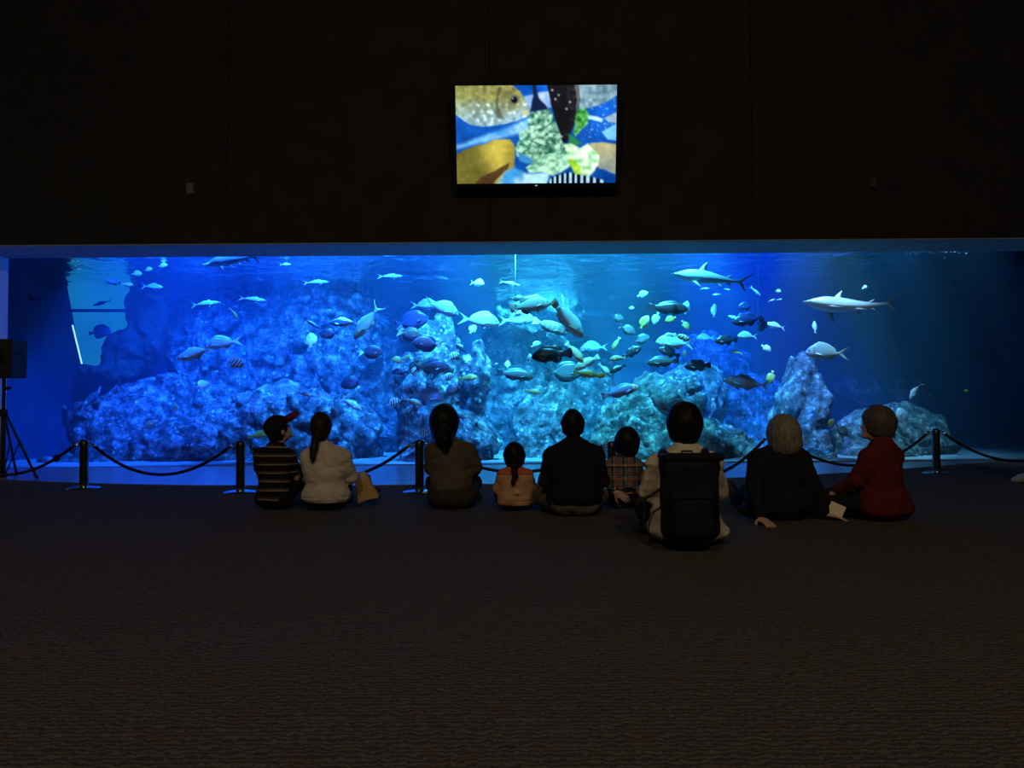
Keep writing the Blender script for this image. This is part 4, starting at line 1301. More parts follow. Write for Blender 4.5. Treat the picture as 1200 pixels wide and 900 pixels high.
G_ = None
FISH = [
 # name, kind, scheme, x, y, length, heading, label, extras
 ('fish', 'jack', 'bluedark', 35, 349, 30, 165, 'dim grey fish alone in the dark blue far left water', dict(d=15)),
 ('fish', 'slim', 'navy', 120, 355, 24, 195, 'dark slender fish slanting over the pale side window', dict(d=16)),
 ('fish', 'slim', 'navy', 89, 368, 17, 180, 'small dark fish at the top left corner of the side window', dict(d=16.3)),
 ('fish', 'oval', 'navy', 117, 389, 28, 8, 'round dark fish silhouetted against the pale side window', dict(d=15.4)),
 ('fish', 'wrasse', 'slate', 134, 331, 22, 170, 'dark greenish fish above the pale side window, head bent down', dict(bend=.5)),
 ('fish', 'wrasse', 'olive', 150, 334, 17, -12, 'olive fish touching the dark greenish fish above the side window', dict(d=13.6)),
 ('fish', 'oval', 'olive', 160, 321, 13, 0, 'lowest of three small yellowish fish rising under the surface at left', dict()),
 ('fish', 'oval', 'olive', 174, 316, 10, 10, 'middle of three small yellowish fish rising under the surface at left', dict()),
 ('fish', 'oval', 'tan', 191, 311, 11, 10, 'topmost of three small yellowish fish rising under the surface at left', dict()),
 ('fish', 'jack', 'bluefish', 178, 336, 27, -4, 'blue fish swimming right just below the three small yellowish fish', dict(d=14)),
 ('fish', 'slim', 'green', 240, 356, 38, 4, 'slim green fish with white tail at the upper left, heading right', dict(bend=.2)),
 ('fish', 'slim', 'silver', 296, 351, 33, -6, 'slim bright edged fish right of the slim green fish, same height', dict(bend=-.25)),
 ('fish', 'slim', 'yellow', 274, 367, 16, -58, 'little yellow white fish diving below the slim bright edged fish', dict(yaw=20)),
 ('fish', 'jack', 'silver', 334, 310, 14, 0, 'small silver fish alone under the surface, right of the cropped hammerhead', dict()),
 ('fish', 'slim', 'bluefish', 370, 331, 30, 6, 'blue fish with bright forked tail high above the ponytailed woman', dict(yaw=22)),
 ('fish', 'jack', 'green', 230, 414, 50, 197, 'big green jack fish heading down left over the rock wall', dict(d=12.9, bend=.2)),
 ('fish', 'bream', 'silver', 262, 402, 42, 190, 'pale fish with raised forked tail behind the big green jack', dict(d=13.6, bend=-.3)),
 ('fish', 'oval', 'striped', 276, 425, 22, -22, 'rounded dark fish with a pale back below the pale forked tail fish', dict()),
 ('fish', 'oval', 'white', 237, 451, 11, 30, 'tiny white fish facing us on the left rock wall', dict(yaw=55)),
 ('fish', 'slim', 'yellow', 206, 479, 14, 90, 'tiny yellow white fish standing upright on the left rock wall', dict()),
 ('fish', 'jack', 'green', 173, 499, 28, 26, 'greenish fish with bright tail climbing right above the second rope post', dict(bend=.4)),
 ('fish', 'bream', 'slate', 240, 526, 32, 185, 'dim rounded fish low beside the second rope post', dict()),
 ('fish', 'slim', 'navy', 365, 379, 24, -32, 'dark fish with a yellow edge diving above the white winged fish', dict(bend=-.4)),
 ('fish', 'oval', 'white', 364, 399, 20, 100, 'white triangular fish seen from behind, below the diving dark fish', dict(yaw=35)),
 ('fish', 'jack', 'yelline', 404, 378, 38, 182, 'blue fish with a yellow line along its back, left of the steep green jack', dict()),
 ('fish', 'surgeon', 'navy', 386, 391, 24, 185, 'dark blue fish under the yellow lined blue fish', dict(d=13.6)),
 ('fish', 'jack', 'green', 431, 377, 54, 233, 'green jack fish diving steeply with its forked tail up', dict(d=12.9, bend=.15)),
 ('fish', 'surgeon', 'whitetail', 434, 413, 30, 0, 'round dark fish with a white tail below the steep green jack', dict()),
 ('fish', 'surgeon', 'bluedark', 413, 448, 30, 200, 'dusky blue fish low on the rock wall above the ponytailed woman', dict()),
 ('fish', 'jack', 'white', 411, 473, 30, -32, 'white bellied fish diving right, just right above the ponytailed woman', dict()),
 ('fish', 'slim', 'pale', 358, 462, 26, -8, 'pale thin fish over the gap between the couple', dict()),
 ('fish', 'wrasse', 'yellow', 303, 510, 28, 10, 'yellow green fish half hidden behind the cap', dict(d=13.4)),
 ('fish', 'slim', 'bluefish', 457, 324, 32, 0, 'lone blue mackerel like fish just under the surface, left of centre', dict()),
 ('fish', 'slim', 'bluefish', 498, 326, 24, -4, 'left of two faint slim fish in the dim water under the surface', dict(d=15)),
 ('fish', 'slim', 'bluefish', 514, 321, 24, -10, 'right of two faint slim fish in the dim water under the surface', dict(d=15)),
 ('fish', 'bream', 'white', 559, 332, 18, -15, 'small white fish facing us under the surface below the television left corner', dict(yaw=-40)),
 ('fish', 'slim', 'pale', 597, 332, 26, -12, 'thin pale fish touching the hanging white tube', dict(d=13.6)),
 ('fish', 'bream', 'pale', 517, 361, 44, -22, 'large pale blue bream at the top of the coral rock', dict(d=12.9)),
 ('fish', 'bream', 'bluefish', 497, 358, 34, 0, 'blue grey bream tucked behind the large pale blue bream', dict(d=13.8)),
 ('fish', 'surgeon', 'bluedark', 481, 377, 44, 12, 'big dark blue rounded fish left of the coral rock top', dict(d=13.7)),
 ('fish', 'bream', 'pale', 561, 376, 50, -8, 'large pale cyan bream over the coral rock, right of the blue one', dict(d=13.2)),
 ('fish', 'oval', 'olive', 554, 386, 13, 60, 'small olive fish in front of the coral rock top', dict(yaw=40)),
 ('fish', 'surgeon', 'olivetail', 479, 392, 32, -10, 'olive brown fish with a pale tail, heading right over the coral rock', dict(d=12.9)),
 ('fish', 'surgeon', 'violettail', 502, 403, 38, 176, 'purple brown fish with a pale fan tail, heading left', dict(d=12.7)),
 ('fish', 'jack', 'navy', 538, 406, 22, -38, 'dark blue fish slanting down across the coral rock', dict()),
 ('fish', 'oval', 'striped', 531, 418, 16, 30, 'striped little fish on the coral rock below the slanting dark fish', dict()),
 ('fish', 'oval', 'yellow', 548, 420, 11, 80, 'little yellow fish facing us on the coral rock, right side', dict(yaw=50)),
 ('fish', 'oval', 'yellow', 466, 422, 14, 170, 'rounded yellow fish left of the coral rock, larger of two', dict()),
 ('fish', 'oval', 'yellow', 477, 419, 9, 40, 'smaller yellow fish touching the rounded yellow fish', dict()),
 ('fish', 'grouper', 'navy', 469, 436, 20, 180, 'dark fish under the two yellow fish left of the coral rock', dict(d=13.6)),
 ('fish', 'oval', 'tan', 486, 434, 13, 250, 'pale yellow fish nose down before the coral rock', dict()),
 ('fish', 'bream', 'slate', 505, 431, 46, 0, 'large dim grey fish in the middle of the coral rock', dict(d=13.9)),
 ('fish', 'oval', 'striped', 525, 442, 15, 25, 'striped little fish right of the large dim grey fish', dict()),
 ('fish', 'wrasse', 'yellow', 548, 443, 24, 4, 'long olive yellow fish on the right of the coral rock', dict()),
 ('fish', 'wrasse', 'slate', 603, 439, 46, -8, 'grey fish with a dark fin spot, right of the coral rock', dict(d=13)),
 ('fish', 'oval', 'yellow', 595, 427, 10, 90, 'tiny yellow fish above the grey fish with a dark fin', dict(yaw=30)),
 ('fish', 'oval', 'bluefish', 621, 420, 11, 90, 'tiny pale blue fish left of the big black fish', dict()),
 ('fish', 'oval', 'striped', 628, 404, 13, 20, 'tiny striped fish above the big black fish', dict()),
 ('fish', 'bream', 'bluefish', 500, 464, 44, -14, 'blue bream low above the head of the woman in olive', dict(d=12.9)),
 ('fish', 'oval', 'striped', 461, 472, 18, 20, 'yellow and dark striped fish left of the low blue bream', dict()),
 ('fish', 'wrasse', 'tan', 485, 471, 20, -24, 'yellowish fish tucked under the low blue bream', dict(d=12.6)),
 ('fish', 'surgeon', 'slate', 532, 456, 24, 220, 'grey teal fish showing its tail, above and right of the woman in olive', dict(d=13.5)),
 ('fish', 'oval', 'striped', 496, 508, 16, 10, 'white and yellow striped fish beside the neck of the woman in olive', dict()),
 ('fish', 'slim', 'pale', 493, 491, 20, 255, 'pale fish nose down left of the head of the woman in olive', dict()),
 ('fish', 'grouper', 'brown', 621, 358, 50, 6, 'big brown fish with a pinkish tail below the hanging tube', dict(d=12.8, bend=.15)),
 ('fish', 'wrasse', 'dark', 606, 350, 24, 0, 'dark fish behind the big brown fish', dict(d=14)),
 ('fish', 'bream', 'pale', 605, 375, 44, 2, 'dim pale cyan fish under the big brown fish', dict(d=14.2)),
 ('fish', 'wrasse', 'barred', 644, 383, 44, -22, 'brown barred fish with an orange tail in the tank centre', dict(d=13.2)),
 ('fish', 'wrasse', 'silver', 664, 374, 58, -50, 'large silver grey fish diving right in the tank centre', dict(d=12.7, bend=-.35)),
 ('fish', 'grouper', 'dark', 647, 416, 50, 186, 'big black rounded fish in the tank centre', dict(d=12.9)),
 ('fish', 'wrasse', 'tan', 673, 413, 32, -50, 'tan fish diving right, beside the tail of the big black fish', dict(d=12.6)),
 ('fish', 'surgeon', 'slate', 661, 436, 46, 0, 'large dusky teal fish below the big black fish', dict(d=13.4)),
 ('fish', 'wrasse', 'tan', 688, 425, 34, 208, 'pale olive fish with its tail raised right, below the diving tan fish', dict(d=12.8)),
 ('fish', 'wrasse', 'olive', 686, 438, 30, -8, 'dark olive fish above the head of the man in black', dict(d=12.5)),
 ('fish', 'wrasse', 'brown', 709, 433, 22, -50, 'curved brown fish right of the dark olive fish', dict(bend=.9)),
 ('fish', 'oval', 'yellow', 705, 440, 12, 200, 'bright yellow little fish under the curved brown fish', dict(d=12.5)),
 ('fish', 'bream', 'bluefish', 697, 407, 32, 180, 'faint teal fish in open water right of the diving tan fish', dict(d=15.5)),
 ('fish', 'oval', 'bluefish', 683, 409, 10, 250, 'tiny blue fish above the pale olive fish', dict()),
 ('fish', 'wrasse', 'olive', 624, 459, 20, -6, 'olive fish low above the orange jacket child', dict()),
 ('fish', 'jack', 'bluefish', 660, 352, 14, 100, 'small blue fish above the large silver grey fish', dict(d=14.6)),
 ('fish', 'wrasse', 'dark', 782, 361, 50, -4, 'black fish heading right in the upper right centre', dict(d=12.8)),
 ('fish', 'oval', 'yellow', 786, 374, 14, 200, 'pale yellow fish right under the black fish', dict(d=13.3)),
 ('fish', 'oval', 'pale', 804, 361, 17, 80, 'bright cyan upright fish at the nose of the black fish', dict(d=13.2)),
 ('fish', 'oval', 'yellow', 755, 378, 19, 58, 'bright green yellow fish below and left of the black fish', dict()),
 ('fish', 'oval', 'pale', 769, 373, 16, 250, 'pale teal fish below the tail of the black fish', dict(d=13.6)),
 ('fish', 'oval', 'olive', 803, 381, 14, -55, 'small dark olive fish below the bright cyan upright fish', dict()),
 ('fish', 'oval', 'slate', 724, 373, 15, 0, 'round dark fish with a pale rim in the open blue water', dict(yaw=30)),
 ('fish', 'surgeon', 'slate', 735, 386, 22, -28, 'dark oval fish slanting below the pale rimmed round fish', dict()),
 ('fish', 'wrasse', 'olive', 722, 403, 19, 240, 'olive fish nose down in the open blue water', dict()),
 ('fish', 'wrasse', 'striped', 799, 395, 21, -20, 'yellow and dark striped fish over the large cyan fish', dict(d=12.6)),
 ('fish', 'bream', 'pale', 791, 402, 46, 176, 'large cyan fish heading left over the broad rock mound', dict(d=13.4)),
 ('fish', 'oval', 'pale', 753, 345, 14, 20, 'small pale fish in the open blue water left of the gliding hammerhead', dict(d=14)),
 ('fish', 'oval', 'pale', 717, 347, 16, 0, 'hazy pale fish far back in the open blue water', dict(d=16)),
 ('fish', 'oval', 'pale', 740, 361, 7, 0, 'tiny pale fish between the hazy pale fish and the black fish', dict(d=14)),
 ('fish', 'surgeon', 'slate', 751, 398, 22, 20, 'grey teal fish left of the large cyan fish', dict(d=13.8)),
 ('fish', 'grouper', 'dark', 741, 413, 26, 30, 'black fish pointing up right at the top left of the rock mound', dict(d=13.2)),
 ('fish', 'wrasse', 'tan', 724, 420, 20, 185, 'yellowish tan fish left of the black fish pointing up', dict(d=12.7)),
 ('fish', 'wrasse', 'dark', 724, 432, 22, 205, 'black fish low on the left slope of the rock mound', dict(d=13.2)),
 ('fish', 'wrasse', 'slate', 777, 424, 40, 184, 'slate blue fish heading left on the rock mound', dict(d=12.8)),
 ('fish', 'grouper', 'dark', 784, 413, 28, 160, 'blackish fish behind and above the slate blue fish', dict(d=13.6)),
 ('fish', 'wrasse', 'parrot', 726, 459, 46, 14, 'blue parrotfish with a pink head above the plaid shirt child', dict(d=12.8)),
 ('fish', 'grouper', 'navy', 818, 429, 32, 184, 'navy fish with its tail to the right at the rock mound right slope', dict(d=12.9)),
 ('fish', 'oval', 'navy', 811, 459, 14, 180, 'small navy fish just above the backpack wearer', dict()),
 ('fish', 'oval', 'white', 802, 414, 9, 90, 'tiny bright upright fish above the navy fish', dict()),
 ('fish', 'jack', 'slate', 771, 472, 40, -42, 'shadowy teal fish diving behind the backpack wearer', dict(d=13.0)),
 ('fish', 'oval', 'navy', 874, 359, 18, 184, 'dark blue oval fish on top of the big dark round fish', dict(d=13.2)),
 ('fish', 'grouper', 'navy', 876, 375, 38, 188, 'big dark blue rounded fish under the gliding hammerhead tail', dict(d=13.1)),
 ('fish', 'oval', 'bluedark', 893, 380, 17, 270, 'dark fish facing us at the tail of the big dark blue fish', dict(yaw=35)),
 ('fish', 'jack', 'pale', 861, 373, 16, 160, 'pale cyan fish at the nose of the big dark blue fish', dict(d=13.9)),
 ('fish', 'jack', 'pale', 909, 382, 26, 166, 'cyan fish with a thin tail right of the big dark blue fish', dict(d=13.3)),
 ('fish', 'grouper', 'dark', 851, 399, 28, 184, 'black fish with a long tail below the big dark blue fish', dict(d=13.1)),
 ('fish', 'bream', 'pale', 876, 394, 24, 178, 'pale green fish right of the black long tailed fish', dict()),
 ('fish', 'slim', 'yellow', 863, 413, 16, 165, 'small pale yellow fish arched below the pale green fish', dict(bend=.5)),
 ('fish', 'oval', 'white', 898, 408, 13, -40, 'small bright cyan fish with a raised tail, right of the arched yellow one', dict(bend=.4)),
 ('fish', 'wrasse', 'slate', 837, 365, 20, 80, 'grey pale fish seen from behind under the gliding hammerhead', dict(yaw=30)),
 ('fish', 'slim', 'pale', 826, 338, 11, 0, 'leftmost tiny bright fish right below the gliding hammerhead', dict(d=14)),
 ('fish', 'slim', 'white', 840, 345, 10, 185, 'tiny bright fish below the middle of the gliding hammerhead', dict(d=14)),
 ('fish', 'slim', 'pale', 852, 339, 9, -10, 'tiny bright fish hugging the belly of the gliding hammerhead', dict(d=14)),
 ('fish', 'slim', 'white', 885, 341, 17, -42, 'bright slim fish diving beside the tail of the gliding hammerhead', dict(d=13.6)),
 ('fish', 'slim', 'pale', 904, 352, 9, 20, 'left of two tiny bright fish between the two pale sharks', dict(d=14)),
 ('fish', 'slim', 'pale', 913, 351, 8, 10, 'right of two tiny bright fish between the two pale sharks', dict(d=14)),
 ('fish', 'oval', 'pale', 912, 341, 7, 0, 'tiny pale fish above the pair between the two pale sharks', dict(d=14)),
 ('fish', 'bream', 'bluefish', 827, 396, 22, 180, 'faint teal fish behind the rock mound top', dict(d=15)),
 ('fish', 'jack', 'bluefish', 875, 449, 58, 172, 'large blue fish heading left beside the backpack wearer', dict(d=12.8, bend=.2)),
 ('fish', 'oval', 'yellow', 903.5, 442, 17, 252, 'pale yellow oval fish nose down right of the large blue fish', dict()),
 ('fish', 'bream', 'white', 1013, 337, 10, 20, 'tiny white fish just above the white bellied shark', dict(yaw=30)),
 ('fish', 'jack', 'pale', 955, 384, 17, 85, 'small pale upright fish below the head of the white bellied shark', dict(yaw=20)),
 ('fish', 'bream', 'silver', 969, 414, 52, 178, 'large pale green fish just over the speckled rock pillar', dict(d=13)),
 ('fish', 'jack', 'pale', 1072, 458, 24, 240, 'pale fish with a raised tail over the low reef', dict(bend=.6)),
 ('fish', 'oval', 'pale', 1057, 489, 24, 110, 'pale teal fish right behind the head of the red shirt', dict(d=13.4)),
 ('fish', 'surgeon', 'slate', 986, 504, 20, -42, 'small dark fish over the green patch left of the red shirt', dict()),
 ('fish', 'slim', 'bluedark', 1186, 333, 13, 180, 'faint fish in the dark far right water', dict(d=15)),
 ('fish', 'oval', 'yellow', 1132, 458, 5, 0, 'tiny yellow light glint built as a fish in the dark far right water', dict(d=13)),  # a glint of light, given the shape of a tiny fish
 ('fish', 'oval', 'yellow', 974, 496, 12, 60, 'bright green yellow fish left of the small dark fish at the low reef', dict()),
]
for (nm, kd, sch, px, py, ln, an, lab, ex) in FISH:
    fish(nm, kd, sch, px, py, ln, an, lab, **ex)
# ================================================================ PEOPLE
def skinmat(name, col):
    m, nt, out = newmat(name)
    tc = nd(nt, 'ShaderNodeTexCoord')
    n = nd(nt, 'ShaderNodeTexNoise'); n.inputs['Scale'].default_value = 14; n.inputs['Detail'].default_value = 4
    nt.links.new(tc.outputs['Object'], n.inputs['Vector'])
    r = ramp(nt, n.outputs['Fac'], [(0.3, tuple(c * .86 for c in col)), (0.7, tuple(min(1, c * 1.1) for c in col))])
    b = nd(nt, 'ShaderNodeBsdfPrincipled'); b.inputs['Roughness'].default_value = .5
    nt.links.new(r.outputs[0], b.inputs['Base Color']); nt.links.new(b.outputs[0], out.inputs[0])
    return m


m_skin = skinmat('skin', (.60, .36, .24))


def hairmat(name, col, rough=.45):
    m, nt, out = newmat(name)
    tc = nd(nt, 'ShaderNodeTexCoord'); mp = nd(nt, 'ShaderNodeMapping'); mp.inputs['Scale'].default_value = (90, 90, 7)
    nt.links.new(tc.outputs['Object'], mp.inputs[0])
    n = nd(nt, 'ShaderNodeTexNoise'); n.inputs['Scale'].default_value = 1; n.inputs['Detail'].default_value = 3
    nt.links.new(mp.outputs[0], n.inputs['Vector'])
    r = ramp(nt, n.outputs['Fac'], [(.35, tuple(c * .45 for c in col)), (.65, col)])
    b = nd(nt, 'ShaderNodeBsdfPrincipled'); b.inputs['Roughness'].default_value = rough; b.inputs['Specular IOR Level'].default_value = .12
    nt.links.new(r.outputs[0], b.inputs['Base Color'])
    bp = nd(nt, 'ShaderNodeBump'); bp.inputs['Strength'].default_value = .5; bp.inputs['Distance'].default_value = .006
    nt.links.new(n.outputs['Fac'], bp.inputs['Height']); nt.links.new(bp.outputs[0], b.inputs['Normal'])
    nt.links.new(b.outputs[0], out.inputs[0])
    return m


h_black = hairmat('black_hair', (.014, .012, .011))
h_brown = hairmat('dark_brown_hair', (.035, .022, .014))
h_blond = hairmat('pale_hair', (.27, .245, .185))
h_grey = hairmat('grey_brown_hair', (.11, .092, .075))
m_eyeb = simple('eye_dark', (.03, .02, .015), rough=.15, noise=.1)
c_blk = cloth('black_cloth', (.012, .012, .014)); c_trou = cloth('black_trousers', (.014, .014, .016))
c_beige = cloth('beige_knit', (.58, .50, .38)); c_shirt = cloth('beige_shirt', (.62, .53, .37)); c_olive = cloth('olive_blouse', (.10, .082, .052))
c_skirt = cloth('dark_brown_skirt', (.045, .035, .026)); c_tan = cloth('tan_jacket', (.56, .30, .15)); c_orange = cloth('orange_yoke', (.56, .13, .05))
c_greyol = cloth('grey_olive_trousers', (.15, .135, .10)); c_red = cloth('dark_red_shirt', (.115, .014, .014)); c_navy = cloth('navy_trousers', (.02, .024, .045))
c_jean = cloth('jeans', (.05, .07, .12)); c_cap = cloth('black_cap', (.012, .012, .014)); c_brim = cloth('red_brim', (.22, .012, .015))
c_shoe = simple('pale_shoe', (.30, .33, .38), rough=.7, noise=.1); c_dshoe = simple('dark_shoe', (.03, .03, .03), rough=.6)
c_flower = cloth('pale_patch', (.75, .62, .42))

# thin pale stripes on black
m_str, nt, out = newmat('striped_jersey')
tc = nd(nt, 'ShaderNodeTexCoord'); sp_ = nd(nt, 'ShaderNodeSeparateXYZ'); nt.links.new(tc.outputs['Object'], sp_.inputs[0])
nz = nd(nt, 'ShaderNodeTexNoise'); nz.inputs['Scale'].default_value = 5; nt.links.new(tc.outputs['Object'], nz.inputs['Vector'])
ma = nd(nt, 'ShaderNodeMath', operation='MULTIPLY_ADD'); ma.inputs[1].default_value = .03; nt.links.new(nz.outputs['Fac'], ma.inputs[0]); nt.links.new(sp_.outputs['Z'], ma.inputs[2])
mb = nd(nt, 'ShaderNodeMath', operation='MULTIPLY'); mb.inputs[1].default_value = 13.3; nt.links.new(ma.outputs[0], mb.inputs[0])
fr_ = nd(nt, 'ShaderNodeMath', operation='FRACT'); nt.links.new(mb.outputs[0], fr_.inputs[0])
r_ = ramp(nt, fr_.outputs[0], [(0.0, (.012, .012, .015)), (.40, (.012, .012, .015)), (.44, (.30, .24, .18)), (.54, (.30, .24, .18)), (.58, (.012, .012, .015)), (.72, (.10, .06, .05)), (.78, (.012, .012, .015))])
b = nd(nt, 'ShaderNodeBsdfPrincipled'); b.inputs['Roughness'].default_value = .9; b.inputs['Specular IOR Level'].default_value = .1
nt.links.new(r_.outputs[0], b.inputs['Base Color']); nt.links.new(b.outputs[0], out.inputs[0])

# plaid
m_plaid, nt, out = newmat('plaid_flannel')
tc = nd(nt, 'ShaderNodeTexCoord'); sp_ = nd(nt, 'ShaderNodeSeparateXYZ'); nt.links.new(tc.outputs['Object'], sp_.inputs[0])


def band(axis, freq, off, w):
    m_ = nd(nt, 'ShaderNodeMath', operation='MULTIPLY_ADD'); m_.inputs[1].default_value = freq; m_.inputs[2].default_value = off
    nt.links.new(sp_.outputs[axis], m_.inputs[0])
    f_ = nd(nt, 'ShaderNodeMath', operation='FRACT'); nt.links.new(m_.outputs[0], f_.inputs[0])
    l_ = nd(nt, 'ShaderNodeMath', operation='LESS_THAN'); l_.inputs[1].default_value = w; nt.links.new(f_.outputs[0], l_.inputs[0])
    return l_.outputs[0]


cur = None
for axis, fq, off, w, col, fac in (('X', 10.5, .15, .38, (.02, .04, .035), .8), ('Z', 10.5, .35, .38, (.03, .035, .06), .8), ('X', 8.5, .70, .13, (.50, .10, .06), .5), ('Z', 8.5, .86, .15, (.58, .20, .08), .6),
                                   ('X', 10.5, .92, .06, (.6, .56, .46), .5), ('Z', 10.5, .12, .06, (.6, .56, .46), .5)):
    s_ = band(axis, fq, off, w)
    mf = nd(nt, 'ShaderNodeMath', operation='MULTIPLY'); mf.inputs[1].default_value = fac; nt.links.new(s_, mf.inputs[0])
    mx_ = nd(nt, 'ShaderNodeMix', data_type='RGBA'); nt.links.new(mf.outputs[0], mx_.inputs['Factor'])
    if cur is None: mx_.inputs['A'].default_value = (.15, .13, .12, 1)
    else: nt.links.new(cur, mx_.inputs['A'])
    mx_.inputs['B'].default_value = (*col, 1); cur = mx_.outputs['Result']
b = nd(nt, 'ShaderNodeBsdfPrincipled'); b.inputs['Roughness'].default_value = .92; b.inputs['Specular IOR Level'].default_value = .1
nt.links.new(cur, b.inputs['Base Color']); nt.links.new(b.outputs[0], out.inputs[0])


def A(*v): return np.array(v, float)


def V3(p): return np.array(p, float)


def hand(f, w, d, n, s, curl, side, k=.006):
    w, d, n = V3(w), V3(d), V3(n)
    d /= np.linalg.norm(d); n = n - d * (n @ d); n /= np.linalg.norm(n)
    ac = np.cross(d, n) * side
    R = Matrix((ac, d, n)).transposed()
    f.ell(w + d * .048 * s, (.040 * s, .052 * s, .015 * s), k=.012, R=R)
    for off, L_, r in ((-.029, .90, .0088), (-.010, 1.05, .0092), (.010, 1.0, .0088), (.028, .80, .0078)):
        p = w + d * .088 * s + ac * off * s; ang = 0
        dirv = d + ac * off * 2.2
        for seg, b_ in ((.040, .3), (.026, .5), (.021, .4)):
            ang += curl * b_
            v = dirv * math.cos(ang) - n * math.sin(ang); v /= np.linalg.norm(v)
            q = p + v * seg * L_ * s
            f.cone(p, q, r * s, r * .90 * s, k=k * .5); p = q; r *= .92
    p = w + d * .022 * s - ac * .032 * s
    for seg, v in ((.040, d * .62 - ac * .78 - n * .12), (.032, d * .82 - ac * .52 - n * .25)):
        v = v / np.linalg.norm(v); q = p + v * seg * s
        f.cone(p, q, .0108 * s, .0092 * s, k=k); p = q


def wrinkle(f, amp, freq, seed):
    band_ = np.abs(f.f) < .04
    sl = tuple(slice(0, int(x)) for x in f.n)
    X, Y, Z = f.grid(sl)
    P = np.stack([X[band_], Y[band_], Z[band_]], -1)
    w = fbm(P * 3, 2, seed + 5)[..., None]
    f.f[band_] += (amp * fbm(P * np.array(freq) + w * 1.2, 3, seed, ridged=True)).astype(np.float32)


